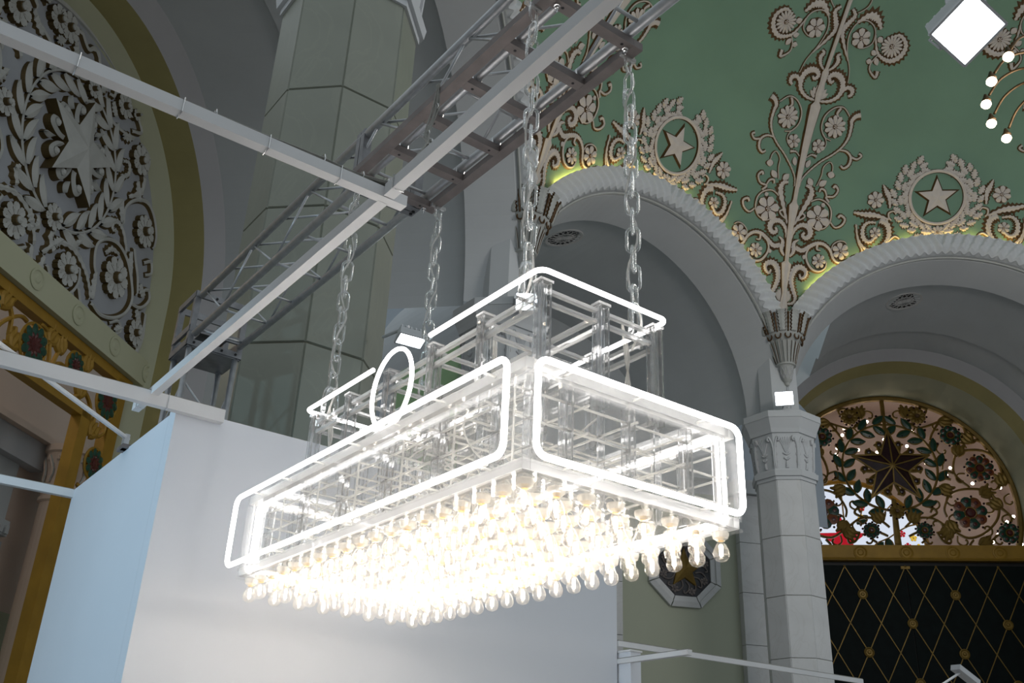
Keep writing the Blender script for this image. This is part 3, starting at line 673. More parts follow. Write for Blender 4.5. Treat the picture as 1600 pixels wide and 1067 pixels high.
    for sd in (1, -1):
        for i in range(9):
            a = R_(14 + 152 * i / 8)
            for off in (.40, -.95):
                rr = 2.08 + (.06 if off > 0 else -.05)
                t = 10.56 + math.sin(a) * rr * sd; z = 15.12 - math.cos(a) * rr
                p, nr = SF((t, z)); ang = (a - PI / 2) + (PI / 2 - PI / 2) + off * -1
                # leaf grows along the tangent (upwards round the ring), splayed off it
                tx, tz = math.cos(a) * sd, math.sin(a)
                th = math.atan2(tz, tx) - off * sd
                d = TT * math.cos(th) + Z_ * math.sin(th)
                link('laurel_leaf', lm, window, frame_at(p + nr * .06, nr, up=d))
            p, nr = SF((10.56 + math.sin(a + .12) * 2.5 * sd, 15.12 - math.cos(a + .12) * 2.5)); link('berry', bm, window, frame_at(p, nr))
            p, nr = SF((10.56 + math.sin(a + .12) * 1.66 * sd, 15.12 - math.cos(a + .12) * 1.66)); link('berry', bm, window, frame_at(p, nr))
    # rosettes
    def ros(t, z, r, n, kind):
        p, nr = SF((t, z)); fm = frame_at(p + nr * .05, nr)
        core = MB().lathe([(r * .30, 0), (r * .30, .14), (r * .22, .2), (0, .21)], 12)
        o = link('rosette', core.mesh('rosette', M['glred'] if kind else M['gilt']), window, fm)
        MB().tube([(math.cos(a) * r * .34, math.sin(a) * r * .34, .12) for a in (2 * PI * i / 20 for i in range(20))], .03, 5, closed=True).obj('gold_ring', M['gold'], o)
        hw = r * math.sin(PI / n) * .92
        pet = MB(); k = 10
        ol = [(.66 * r + .34 * r * math.cos(2 * PI * i / k), hw * math.sin(2 * PI * i / k)) for i in range(k)]
        pet.add([(x, y, .10) for x, y in ol] + [(.66 * r, 0, .15)] + [(x, y, 0) for x, y in ol], [(i, (i + 1) % k, k) for i in range(k)] + [(k + 1 + i, k + 1 + (i + 1) % k, (i + 1) % k, i) for i in range(k)], [0] * k + [1] * k)
        c1 = (M['glgreen'], M['glorange'] if r > .6 else M['glgreen']) if kind else (M['gold'], M['gilt'])
        ms = [pet.mesh('petal', [c, M['gold']]) for c in c1]
        eyem = MB().lathe([(r * .13, .13), (r * .12, .17), (0, .18)], 8, (r * .72, 0, 0)).mesh('jewel', M['glred'])
        for i in range(n):
            mr = Matrix.Rotation(2 * PI * i / n + .2, 4, 'Z')
            link('petal', ms[i % 2 if r > .6 and n % 2 == 0 else 0], o, mr)
            if kind: link('jewel', eyem, o, mr)
        for i in range(n):
            a = 2 * PI * (i + .5) / n + .2
            link('berry', bm, o, Matrix.Translation((math.cos(a) * r * 1.05, math.sin(a) * r * 1.05, .02)) @ Matrix.Scale(.8, 4))
    for t, z, r, n, k in ((12.07, 17.56, .40, 10, 0), (13.4, 16.59, .48, 8, 1), (14.43, 14.99, .62, 10, 1), (13.71, 12.93, .74, 8, 1), (11.68, 12.14, .36, 8, 1), (15.2, 12.03, .46, 8, 1)):
        ros(t, z, r, n, k); ros(2 * CT + .1 - t, z, r, n, k)
    ros(10.62, 13.01, .34, 8, 0)
    # tulips and buds
    tm = MB(); Sx = lambda q: (V((q[0], q[1], 0)), V((0, 0, 1)))
    for q in (-1, 0, 1): stroke(tm, Sx, [(0, 0), (q * .22, .25), (q * .20, .55), (q * .34, .78)], .07, .04, .12, n=4, mid=.14)
    tm = tm.mesh('tulip', [M['gold'], M['gold']])
    for t, z, an in ((13.6, 15.6, .2), (14.3, 13.75, 1.0), (13.0, 17.3, 1.7), (11.55, 17.5, .2), (12.85, 12.2, -2.2), (15.1, 13.2, -.9), (12.6, 14.15, 2.0), (13.9, 11.5, 1.3), (15.35, 14.2, -.2), (14.3, 16.25, -.7), (12.75, 12.6, 2.8), (11.2, 12.5, .4)):
        for sd in (1, -1):
            p, nr = SF((t if sd > 0 else 2 * CT + .1 - t, z)); th = PI / 2 - an * sd
            link('tulip', tm, window, frame_at(p + nr * .05, nr, up=TT * math.cos(th) + Z_ * math.sin(th)) @ Matrix.Scale(.8, 4))
lattice()
def tendrils():
    rnd = random.Random(11)
    for t, z, a in ((12.9, 17.0, .5), (13.0, 15.9, 2.0), (14.4, 16.4, 1.2), (12.4, 17.9, 2.6), (11.2, 17.6, .3), (14.6, 15.6, 3.0), (13.6, 14.5, 1.0), (14.9, 14.3, 4.0), (13.1, 13.5, 2.2), (12.3, 13.4, 3.6), (12.2, 12.4, 5.2), (13.0, 12.6, .6), (14.3, 12.2, 4.4), (14.6, 13.2, 2.9), (15.5, 13.5, 1.5), (15.2, 12.6, .2), (13.3, 11.7, 2.4), (14.8, 11.7, 1.1), (11.3, 12.9, 2.8), (11.9, 11.7, .9), (12.6, 15.2, 5.5), (13.7, 16.0, .0), (11.7, 17.1, 3.9), (13.9, 13.4, 5.9)):
        P = [(t + math.cos(a + q * .95) * (.34 - .055 * q), z + math.sin(a + q * .95) * (.34 - .055 * q)) for q in range(6)]
        for Q in (P, mirt(P)): stroke(MB(), SF, Q, .035, .045, .1, n=4, base=1.0).obj('tendril', [M['gold'], M['gold']], window)
tendrils()
# vestibule behind the lattice, its daylight window and string lights
vb = MB()
D0 = 4.2
vb.add([PF(2, -1.6, D0), PF(19, -1.6, D0), PF(19, 21, D0), PF(2, 21, D0)], [(0, 1, 2, 3)])
vest = tag(vb.obj('wall_vestibule', M['pinkv']), 'pinkish vestibule wall glimpsed through the gold lattice', 'wall', kind='structure')
vv = MB()
for i in range(24):
    a0, a1 = PI * i / 24, PI * (i + 1) / 24; r = 6.4
    vv.add([PF(CT + math.cos(a) * r, CZ + math.sin(a) * r, d) for a, d in ((a0, .3), (a1, .3), (a1, D0), (a0, D0))], [(0, 1, 2, 3)])
tag(vv.obj('ceiling_vestibule', M['pinkv']), 'pinkish vestibule vault behind the gold lattice', 'ceiling', kind='structure')
sc = 1.085
wc = (8.35 * sc, 11.2 * sc); wr = 3.3 * sc
def PW(t, z, d=0.): return PF(t, z, D0 - .06 + d)
w2 = MB(); ring = [(wc[0] + math.cos(PI * i / 32) * wr * 1.05, wc[1] + math.sin(PI * i / 32) * wr) for i in range(33)]
w2.add([PW(t, z) for t, z in [(wc[0] - wr * 1.05, 6.0)] + ring[::-1] + [(wc[0] + wr * 1.05, 6.0)]], [tuple(range(35))])
win2 = tag(w2.obj('window_2', M['sky']), 'bright arched daylight window with a red star behind the lattice', 'window', kind='structure')
stroke(MB(), lambda p: (PW(p[0], p[1], -.03), -NN), ring, .12, .12, .15, n=1, base=1.0).obj('window_arch', [M['goldb'], M['goldb']], win2)
s = starmesh(1.2, .03, .2, ri=.4, lip=1.0, mi=(0, 0)); fm = frame_at(PW(8.9, 12.75, -.08), -NN); s.v = [tuple(fm @ V(v)) for v in s.v]; s.obj('red_star', M['redglass'], win2)
for k, (t, z) in enumerate(((11.9, 12.5), (12.2, 12.9), (11.7, 13.1), (12.4, 12.45), (12.1, 12.2), (9.9, 13.9), (9.95, 14.4))):
    f = flower(MB(), frame_at(PW(t, z, -.05), -NN), .17, 5, .03, ring=False); f.obj('pane_flower', [M['yelglass'] if k % 2 else M['redglass'], M['goldb']], win2)
for a in range(1, 8):
    an = PI * a / 8
    stroke(MB(), lambda p: (PW(p[0], p[1], -.03), -NN), [(wc[0] + math.cos(an) * wr * q, wc[1] + math.sin(an) * wr * q + .1 * math.sin(q * 9)) for q in (.45, .6, .75, .9, 1)], .035, .035, .08, n=3, base=1.0).obj('window_tracery', [M['goldb'], M['goldb']], win2)
for k, (t, z) in enumerate(((6.9, 13.6), (8.0, 14.4), (10.2, 14.0), (11.0, 12.9), (7.0, 12.4), (10.3, 12.2), (8.8, 13.6))):
    leafo = leafmesh(.7, .16, .05); fm = frame_at(PW(t, z, -.05), -NN, rot=k * 1.1); leafo.v = [tuple(fm @ V(v)) for v in leafo.v]; leafo.obj('pane_leaf', [M['glgreen'], M['gold']], win2)
LB = [(120, 350), (135, 310), (105, 395), (80, 430), (170, 445), (255, 285), (350, 320), (330, 360), (305, 400), (280, 440), (265, 478), (375, 487), (400, 450), (495, 280), (565, 390), (620, 300), (685, 430), (830, 445), (740, 345), (765, 530), (795, 678), (860, 600), (893, 560), (1135, 675), (1195, 795), (1155, 835), (1110, 865), (1075, 905), (1040, 935), (885, 763), (1065, 755), (1150, 985), (1190, 950), (1000, 975), (990, 650), (505, 465), (650, 490)]
sb = MB().lathe([(0, -.07), (.045, -.055), (.068, -.015), (.065, .02), (.04, .055), (.015, .07)], 10).mesh('festoon_bulb', M['strbulb'], True)
for x, y in LB:
    t = 10.71 + (x - 570) * .0077 + (y - 565) * .0011; z = 15.01 - (y - 565) * .0082
    o = link('festoon_bulb', sb, None, Matrix.Translation(PF(t * 1.03, z * 1.03, 1.3)))
    tag(o, 'small glowing bulb behind the gold lattice lunette', 'light bulb', 'festoon bulbs behind the gold lattice')

# gold beam with roundels
bm_ = MB(); bm_.add([PF(4.6, 11.45, -.25), PF(16.6, 11.45, -.25), PF(16.6, 10.78, -.25), PF(4.6, 10.78, -.25), PF(4.6, 11.45, .3), PF(16.6, 11.45, .3), PF(16.6, 10.78, .3), PF(4.6, 10.78, .3)], [(0, 1, 2, 3), (0, 4, 5, 1), (3, 2, 6, 7), (4, 7, 6, 5)])
beam_g = tag(bm_.obj('trim_1', M['goldb']), 'gold beam with round bosses between lattice lunette and door', 'beam', kind='structure')
rm = MB().lathe([(.30, 0), (.30, .03), (.25, .045), (.22, .02), (.14, .025), (.10, .055), (0, .06)], 24).mesh('roundel', M['goldb'])
for i in range(-3, 4):
    link('roundel', rm, beam_g, frame_at(PF(10.74 + 1.935 * i, 11.11, -.25), -NN))
stroke(MB(), lambda p: (PF(p[0], p[1], -.25), -NN), [(4.6, 10.85), (16.6, 10.85)], .035, .035, .05).obj('bead', [M['goldb'], M['goldb']], beam_g)
# door
dm = MB()
for a, b in ((4.9, 10.645), (10.675, 16.3)):
    pass
door = tag(MB().add([PF(4.6, 10.8, .1), PF(16.6, 10.8, .1), PF(16.6, -1.6, .1), PF(4.6, -1.6, .1)], [(0, 1, 2, 3)]).obj('door_1', M['black']), 'tall dark double door with a diagonal gold lattice', 'door', kind='structure')
for a, b in ((4.9, 10.65), (10.69, 16.3)):
    mb = MB(); q = [(a, 10.6), (b, 10.6), (b, -1.55), (a, -1.55)]
    mb.add([PF(t, z, 0) for t, z in q] + [PF(t, z, .09) for t, z in q], [(0, 1, 2, 3), (0, 4, 5, 1), (1, 5, 6, 2), (2, 6, 7, 3), (3, 7, 4, 0)]); mb.obj('door_leaf', M['door'], door)
def seg(t0, z0, t1, z1):
    mb = MB().bar(PF(t0, z0, -.025), PF(t1, z1, -.025), .036, .04, up=-NN); mb.obj('gold_bar', M['gold'], door)
zt = 10.55; dz = 1.22; hc = .64
for i in range(-5, 6):
    for sg in (1, -1):
        t = 10.66 + 1.28 * i; z = zt; pts = [(t, z)]
        k = 0
        while z > 1.0 and 4.9 < t + hc * sg < 16.3:
            t += hc * sg; z -= dz; pts.append((t, z))
        if len(pts) > 1: seg(*pts[0], *pts[-1])
medm = MB().lathe([(.0, .07), (.05, .065), (.08, .03), (.13, .03), (.17, .055), (.21, .04), (.22, 0)], 20).mesh('gold_medallion', M['gold'])
for r_ in range(1, 8):
    z = zt - dz * r_
    off = 0 if r_ % 2 == 0 else 1.92
    for j in range(-2, 3):
        t = 10.66 + off + 3.84 * j
        if 5.0 < t < 16.2: link('gold_medallion', medm, door, frame_at(PF(t, z, -.03), -NN))
for i in range(-4, 5): link('bead', MB().lathe([(0, .06), (.05, .04), (.06, 0)], 8).mesh('bead', M['gold']), door, frame_at(PF(10.66 + 1.28 * i, zt, -.03), -NN))
MB().obox(PF(10.66, 10.5, -.04), TT * .19, Z_ * .06, NN * .03).obj('latch_plate', M['gold'], door)

# ================================================================ left arm: carved tympanum, beam, gold frieze
NC = -18.64
def PT(n, z, d=0.): return FL(n + NC, LL + d, z + EYE)
def STY(p): return PT(p[0], p[1]), -MM
def tympanum():
    mb = MB(); k = 48; pts = [(18.75 + math.cos(a) * 5.46, 13.25 + math.sin(a) * 5.46) for a in (R_(-18.5) + R_(217) * i / k for i in range(k + 1))]
    mb.add([PT(n, z) for n, z in pts], [tuple(range(k + 1))])
    ty = tag(mb.obj('wall_tympanum', M['tymp']), 'semicircular tympanum carved with a big star, wreath and flowers', 'wall', kind='structure')
    G = [M['relief'], M['ochre']]
    stroke(MB(), STY, pts, .10, .10, .10, n=1, base=1.0).obj('tympanum_border', [M['relief'], M['relief']], ty)
    c0 = 18.98
    # star
    fm = frame_at(PT(c0, 15.18), -MM)
    s = starmesh(1.52, .34, .52, ri=.40, lip=1.0); s.v = [tuple(fm @ V(v)) for v in s.v]; so = s.obj('star', [M['relief'], M['ochre']], ty)
    Sx = lambda q: (V((q[0], q[1], 0)), V((0, 0, 1)))
    hb = MB()
    for q in (-1, 1):
        stroke(hb, Sx, [(q * .10, .45), (q * .14, .75), (q * .34, 1.02), (q * .50, .95), (q * .44, .80), (q * .34, .84)], .09, .05, .28, n=5)
        hb.lathe([(.10, 0), (.10, .28), (.06, .32), (0, .33)], 10, (q * .37, .88, 0))
    lf = leafmesh(.34, .09, .26); hb.add([(x, y + .92, z) for x, y, z in lf.v], lf.f, lf.m)
    hm = hb.mesh('horn_scroll', G)
    for i in range(5): link('horn_scroll', hm, ty, fm @ Matrix.Rotation(PI + 2 * PI * i / 5, 4, 'Z') @ Matrix.Translation((0, .1, 0)))
    # wreath branches
    lfm = leafmesh(.80, .145, .15).mesh('wreath_leaf', G)
    for sd in (1, -1):
        st = []
        for i in range(12):
            a = R_(8 + 158 * i / 11); st.append((c0 + math.sin(a) * 2.06 * sd, 15.08 - math.cos(a) * 2.1))
        stroke(MB(), STY, st, .05, .04, .12, n=3).obj('wreath_stem', G, ty)
        for i in range(10):
            a = R_(12 + 150 * i / 9)
            for off in (.38, -.75):
                rr = 2.06 + (.06 if off > 0 else -.05)
                n = c0 + math.sin(a) * rr * sd; z = 15.08 - math.cos(a) * rr
                th = math.atan2(math.sin(a), math.cos(a) * sd) - off * sd
                p, nr = STY((n, z)); link('wreath_leaf', lfm, ty, frame_at(p + nr * .01, nr, up=NN * math.cos(th) + Z_ * math.sin(th)))
    # rosettes with single petals
    def ros(n, z, r, k):
        p, nr = STY((n, z)); fm = frame_at(p, nr, rot=(n * 7) % 1)
        o = link('rosette', MB().lathe([(r * .8, 0), (r * .75, .1), (r * .3, .14), (r * .26, .26), (r * .1, .30), (0, .29)], 14).mesh('rosette', M['ochre']), ty, fm)
        hw = r * math.sin(PI / k) * .9
        pet = MB(); ol = [(r * .2, -hw * .25), (r * .62, -hw * .85), (r * .9, -hw * .75), (r, -hw * .2), (r * .95, 0), (r, hw * .2), (r * .9, hw * .75), (r * .62, hw * .85), (r * .2, hw * .25)]
        m = len(ol)
        pet.add([(x, y, .16) for x, y in ol] + [(r * .6, 0, .11)] + [(x, y * 1.05, 0) for x, y in ol], [(i, (i + 1) % m, m) for i in range(m)] + [(m + 1 + i, m + 2 + i, i + 1, i) for i in range(m - 1)], [0] * m + [1] * (m - 1))
        pm = pet.mesh('petal', G)
        for i in range(k): link('petal', pm, o, Matrix.Rotation(2 * PI * i / k, 4, 'Z'))
        link('boss', MB().lathe([(r * .24, .15), (r * .2, .3), (r * .08, .34), (0, .33)], 10).mesh('boss', M['relief']), o)
    RS = [(20.49, 17.83, .38, 8), (21.84, 16.92, .46, 8), (19.01, 17.21, .26, 7), (18.91, 13.05, .36, 8), (22.86, 15.11, .50, 10), (22.02, 13.07, .60, 9), (19.93, 12.13, .46, 9), (23.56, 12.12, .40, 8), (17.5, 17.95, .42, 8), (21.1, 18.0, .18, 6)]
    for n, z, r, k in RS:
        ros(n, z, r, k)
        if n > 19.2: ros(2 * 18.78 - n, z, r, k)
    ros(16.23, 14.48, .34, 8)
    VS = [([(18.96, 12.05), (19.39, 12.6), (20.02, 12.79), (20.59, 12.61), (20.97, 12.32), (21.22, 11.95)], .07, .05),
          ([(21.32, 11.9), (21.8, 11.8), (22.43, 12.02), (22.92, 12.43), (23.09, 12.96), (22.82, 13.47), (22.39, 13.89), (21.83, 14.05), (21.26, 13.86), (20.91, 13.44), (21.01, 12.91), (21.24, 12.68)], .06, .05),
          ([(19.3, 11.75), (19.7, 11.48), (20.28, 11.6), (20.55, 12.06), (20.45, 12.5)], .05, .04),
          ([(21.85, 14.68), (21.74, 15.17), (22.1, 15.7), (22.69, 16.03), (23.18, 15.88), (23.55, 15.4), (23.58, 14.95)], .06, .05),
          ([(22.33, 14.02), (21.93, 14.5), (21.59, 14.62), (21.37, 14.48), (21.41, 14.28), (21.61, 14.35)], .07, .05),
          ([(17.53, 11.6), (18.04, 11.62), (18.35, 11.85)], .05, .05), ([(18.47, 11.75), (18.69, 11.55), (18.95, 11.6), (19.05, 12.01)], .1, .08),
          ([(23.05, 12.82), (23.6, 12.95), (23.94, 13.36), (23.82, 13.64), (23.57, 13.5), (23.67, 13.38)], .06, .05), ([(23.91, 12.95), (23.98, 12.54), (23.95, 12.09)], .05, .04),
          ([(23.3, 11.6), (23.75, 11.52), (23.9, 11.78), (23.7, 11.79)], .06, .05), ([(22.34, 11.82), (22.7, 12.05), (22.89, 11.83), (22.62, 11.59)], .05, .05),
          ([(19.7, 17.5), (19.92, 17.14), (20.35, 17.06), (21.05, 17.22)], .06, .05), ([(21.74, 17.45), (22.14, 17.4), (22.35, 17.16), (22.3, 16.7)], .05, .04), ([(22.3, 16.69), (22.31, 16.14), (21.81, 15.63)], .09, .06),
          ([(18.0, 18.35), (18.45, 18.1), (18.7, 18.35), (19.0, 18.2)], .06, .05), ([(19.4, 18.3), (19.9, 18.15), (20.0, 17.8), (19.8, 17.7)], .06, .05), ([(21.2, 17.5), (21.6, 17.75), (21.3, 18.0), (20.95, 17.85)], .06, .05),
          ([(21.2, 15.9), (21.5, 16.2), (21.4, 16.5), (21.15, 16.4)], .07, .05), ([(23.3, 14.3), (23.6, 14.5), (23.75, 14.2), (23.5, 14.0)], .06, .05), ([(22.6, 14.4), (22.8, 14.1), (23.1, 13.7), (23.3, 13.2)], .06, .05), ([(20.6, 12.0), (20.9, 11.6), (21.1, 11.45), (20.8, 11.4)], .06, .05),
          ([(21.4, 13.5), (21.6, 13.75), (22.0, 13.8)], .07, .05), ([(20.1, 13.0), (20.3, 13.3), (20.2, 13.5)], .08, .05), ([(18.2, 12.3), (18.5, 12.55), (18.4, 12.8)], .09, .06)]
    for k, (P, a, b) in enumerate(VS):
        for Q in (P, [(2 * 18.78 - n, z) for n, z in P]):
            stroke(MB(), STY, Q, a * .9, b * .9, .13, .3 if a >= .07 else 0, n=5, mid=a * 1.15, base=1.7).obj('scroll', G, ty)
    LV = [((22.5, 14.2), (22.75, 13.55)), ((21.3, 12.0), (21.15, 12.75)), ((20.8, 17.0), (21.35, 17.35)), ((22.0, 16.3), (22.35, 15.8)), ((23.4, 12.8), (23.75, 12.5)), ((19.5, 12.75), (19.2, 12.4)), ((21.5, 15.3), (21.75, 14.7)), ((19.6, 17.9), (19.4, 17.4)), ((22.3, 17.3), (22.0, 17.0)), ((22.6, 11.7), (22.9, 11.95)), ((20.3, 17.3), (20.0, 17.6)), ((23.6, 13.3), (23.3, 13.6))]
    for P, Q in LV:
        for f in (lambda q: q, lambda q: (2 * 18.78 - q[0], q[1])):
            p, nr = STY(f(P)); q, _ = STY(f(Q)); d = q - p; fm = frame_at(p, nr, up=d); mb = leafmesh(d.length, .12, .15, lobes=1); mb.v = [tuple(fm @ V(v)) for v in mb.v]; mb.obj('leaf', G, ty)
tympanum()
# cream beam with roundels under the tympanum
cb = MB(); q = [(12.5, 11.5), (25.0, 11.5), (25.0, 10.74), (12.5, 10.74)]
cb.add([PT(n, z, -.32) for n, z in q] + [PT(n, z, .4) for n, z in q], [(0, 1, 2, 3), (0, 4, 5, 1), (2, 6, 7, 3), (4, 7, 6, 5)])
cbeam = tag(cb.obj('trim_2', M['cream']), 'cream beam with round bosses under the carved tympanum', 'beam', kind='structure')
rm2 = MB().lathe([(.27, 0), (.27, .03), (.22, .04), (.20, .015), (.12, .02), (.08, .045), (0, .05)], 24).mesh('roundel', M['cream'])
for i in range(-3, 4): link('roundel', rm2, cbeam, frame_at(PT(18.7 + 1.87 * i, 11.14, -.32), -MM))
# gold frieze frame under it
def frieze():
    mb = MB()
    def gb(a, b, w=.36, d=.22): mb.bar(PT(a[0], a[1], 0), PT(b[0], b[1], 0), w, d, up=-MM)
    fr = empty('gold_frieze_frame', PT(23.6, -1.6), 'gilded openwork frame with coloured flower bosses below the cream beam', 'frame')
    fr_inv = Matrix.Translation(-PT(23.6, -1.6))
    def put(mb, name, mats): mb.v = [tuple(fr_inv @ V(v)) for v in mb.v]; return mb.obj(name, mats, fr)
    for nm, a, b, w in (('rail', (13.0, 10.6), (24.0, 10.6), .26), ('rail', (14.9, 9.12), (22.4, 9.12), .34), ('post', (23.55, 10.6), (23.55, -1.55), .5), ('post', (22.2, 9.2), (22.2, -1.55), .42), ('post', (13.7, 10.6), (13.7, -1.55), .5), ('post', (15.1, 9.2), (15.1, -1.55), .42)):
        put(MB().bar(PT(*a, 0), PT(*b, 0), w, .3, up=-MM), nm, M['goldb'])
    ST_ = lambda p: (PT(p[0], p[1], -.05), -MM)
    def ros(n, z, r):
        o = put(MB().lathe([(r * .3, 0), (r * .28, .1), (0, .12)], 12), 'flower_boss', M['glred']); o.matrix_local = fr_inv @ frame_at(PT(n, z, -.1), -MM)
        o.data.transform(Matrix.Translation(PT(23.6, -1.6)))
        k = 10; hw = r * math.sin(PI / k) * .72
        for m, rr in ((M['glgreen'], r), (M['glred'], r * .62)):
            pet = MB(); ol = [(rr * .68 + rr * .32 * math.cos(2 * PI * i / 10), hw * rr / r * math.sin(2 * PI * i / 10)) for i in range(10)]
            pet.add([(x, y, .09) for x, y in ol] + [(rr * .68, 0, .12)] + [(x, y, 0) for x, y in ol], [(i, (i + 1) % 10, 10) for i in range(10)] + [(11 + i, 11 + (i + 1) % 10, (i + 1) % 10, i) for i in range(10)], [0] * 10 + [1] * 10)
            pm = pet.mesh('petal', [m, M['goldb']])
            for i in range(k): link('petal', pm, o, Matrix.Rotation(2 * PI * (i + (.5 if rr < r else 0)) / k, 4, 'Z'))
        gm = MB().tube([(math.cos(a) * r, math.sin(a) * r, .05) for a in (2 * PI * i / 24 for i in range(24))], .04, 5, closed=True).mesh('gold_ring', M['goldb']); link('gold_ring', gm, o)
    for n, z, r in ((19.43, 9.75, .52), (21.19, 10.0, .36), (22.94, 9.71, .50), (23.0, 7.96, .42), (17.6, 10.0, .36), (15.8, 9.75, .5), (22.9, 6.1, .42), (22.9, 4.14, .42), (22.9, 2.4, .42)): ros(n, z, r)
    for P in ([(20.3, 9.3), (20.2, 9.8), (19.95, 10.3), (19.6, 10.4)], [(20.3, 9.3), (20.45, 9.9), (20.6, 10.35)], [(20.3, 9.3), (20.6, 9.8), (21.0, 9.8)], [(18.0, 9.3), (18.3, 9.8), (18.8, 10.2), (19.1, 10.2)], [(18.1, 10.4), (18.5, 10.1), (18.6, 9.6)], [(21.8, 10.45), (21.9, 10.0), (22.3, 9.9)], [(21.6, 9.3), (21.9, 9.6), (22.3, 9.4), (22.5, 9.0)], [(22.5, 8.9), (22.9, 8.7), (23.2, 8.9), (23.2, 9.2)], [(23.1, 7.4), (22.8, 7.0), (22.9, 6.6)], [(22.6, 7.3), (22.9, 7.1), (23.2, 6.8)], [(23.1, 5.6), (22.8, 5.1), (22.9, 4.7)], [(23.1, 3.6), (22.8, 3.2), (22.9, 2.9)], [(18.5, 9.4), (18.9, 9.4), (19.0, 9.7)], [(19.9, 9.5), (20.1, 9.6), (20.25, 9.4)]):
        put(stroke(MB(), ST_, P, .05, .045, .1, n=5, base=1.0), 'gold_stem', [M['goldb'], M['goldb']])
    tm = MB(); Sx = lambda q: (V((q[0], q[1], 0)), V((0, 0, 1)))
    for q_ in (-1, 0, 1): stroke(tm, Sx, [(0, 0), (q_ * .16, .18), (q_ * .14, .38), (q_ * .22, .5)], .06, .03, .1, n=4, mid=.1)
    tm = tm.mesh('tulip', [M['goldb'], M['goldb']])
    for n, z in ((20.6, 10.05), (18.1, 10.1), (18.75, 9.35), (21.8, 10.1), (21.75, 9.35), (22.6, 8.6), (23.1, 6.9), (20.0, 10.1)):
        link('tulip', tm, fr, fr_inv @ frame_at(PT(n, z, -.06), -MM, rot=(n * 3.1) % 1 - .5))
frieze()
# corridor beyond the frieze
def PB(n, z, d=0.): return PT(n, z, 4.2 + d)
cw = MB().add([PB(8, -1.6), PB(40, -1.6), PB(40, 16), PB(8, 16)], [(0, 1, 2, 3)])
corr = tag(cw.obj('wall_corridor', M['warm']), 'warm beige corridor wall beyond the gold frieze', 'wall', kind='structure')
pan = MB()
def cbx(mb, n0, n1, z0, z1, d0, d1, mi=0):
    q = [(n0, z0), (n1, z0), (n1, z1), (n0, z1)]
    return mb.add([PB(n, z, d0) for n, z in q] + [PB(n, z, d1) for n, z in q], [(0, 1, 2, 3), (4, 7, 6, 5), (0, 4, 5, 1), (1, 5, 6, 2), (2, 6, 7, 3), (3, 7, 4, 0)], mi)
cbx(MB(), 15, 27.2, 9.75, 9.95, -.7, 0).obj('cornice', M['warm'], corr)
cbx(MB(), 15, 26.6, 8.95, 9.75, -.45, 0).obj('architrave', M['grey'], corr)
cbx(MB(), 15, 25.9, 7.2, 8.95, -.1, 0).obj('panel', M['vault'], corr)
cbx(MB(), 15, 25.9, 6.75, 7.2, -.3, 0).obj('dentil_band', M['vault'], corr)
dn = cbx(MB(), 0, .14, 6.8, 7.05, -.4, -.29).mesh('dentil', M['vault'])
for i in range(22): link('dentil', dn, corr, Matrix.Translation(NN * (20.2 + i * .26)))
cbx(MB(), 15, 25.9, 6.3, 6.6, -.2, 0).obj('lower_band', M['grey'], corr)
cbx(MB(), 8, 40, -1.6, 4.8, -.05, 0).obj('dado', M['cream'], corr)
cc = PB(27.0, -1.6, -1.0)
col2 = empty('corridor_column', cc, 'round beige column with carved capital beyond the gold frieze', 'column')
MB().lathe([(.80, 0), (.80, .3), (.70, .35), (.70, .6), (.62, .7), (.58, 9.6)], 28).obj('shaft', M['warm'], col2, smooth=False)
MB().lathe([(.60, 9.6), (.66, 9.65), (.66, 9.75), (.60, 9.8), (.63, 9.95), (.70, 10.0), (.68, 10.1), (.60, 10.15)], 28).obj('neck_rings', M['warm'], col2)
MB().lathe([(.58, 10.15), (.62, 10.6), (.72, 11.1), (.80, 11.15), (.80, 11.35)], 28).obj('capital', M['warm'], col2)
SCc = lambda p: (V((math.cos(p[0]) * (.6 + .1 * (p[1] - 10.15)), math.sin(p[0]) * (.6 + .1 * (p[1] - 10.15)), p[1])), V((math.cos(p[0]), math.sin(p[0]), 0)))
lm = stroke(MB(), SCc, [(0, 10.2), (.15, 10.5), (.0, 10.8), (-.15, 11.0), (-.2, 10.85)], .03, .05, .08, serr=.2, n=4).mesh('acanthus_leaf', [M['warm'], M['relief']])
for i in range(12): link('acanthus_leaf', lm, col2, Matrix.Rotation(2 * PI * i / 12, 4, 'Z'))
gl = stroke(MB(), SCc, [(0, 9.2), (.1, 9.1), (.2, 9.25), (.3, 9.1), (.5, 9.2)], .03, .03, .04, n=4).mesh('garland', [M['warm'], M['ochre']])
for i in range(12): link('garland', gl, col2, Matrix.Rotation(2 * PI * i / 12, 4, 'Z'))

# ================================================================ corner wall with octagonal star medallion
CD = V((math.cos(R_(-25)), math.sin(R_(-25)), 0)); CN = V((-CD.y, CD.x, 0))     # along and away
CO = V((27.46, 26.1, 0))           # foot of the medallion
def PC(u, z, d=0.): return CO + CD * u + CN * d + Z_ * (z + EYE)
cwb = MB()
def pbx(mb, u0, u1, z0, z1, d0, d1, mi=0):
    q = [(u0, z0), (u1, z0), (u1, z1), (u0, z1)]
    return mb.add([PC(u, z, d0) for u, z in q] + [PC(u, z, d1) for u, z in q], [(0, 1, 2, 3), (4, 7, 6, 5), (0, 4, 5, 1), (1, 5, 6, 2), (2, 6, 7, 3), (3, 7, 4, 0)], mi)
pbx(cwb, -8, 3.6, -1.6, 30, .3, .6)
cwall = tag(cwb.obj('wall_corner', M['vault']), 'plain corner wall between the two arches behind the chandelier', 'wall', kind='structure')
pbx(MB(), -2.6, 2.3, -1.6, 11.8, .1, .3).obj('painted_panel', M['pale'], cwall)
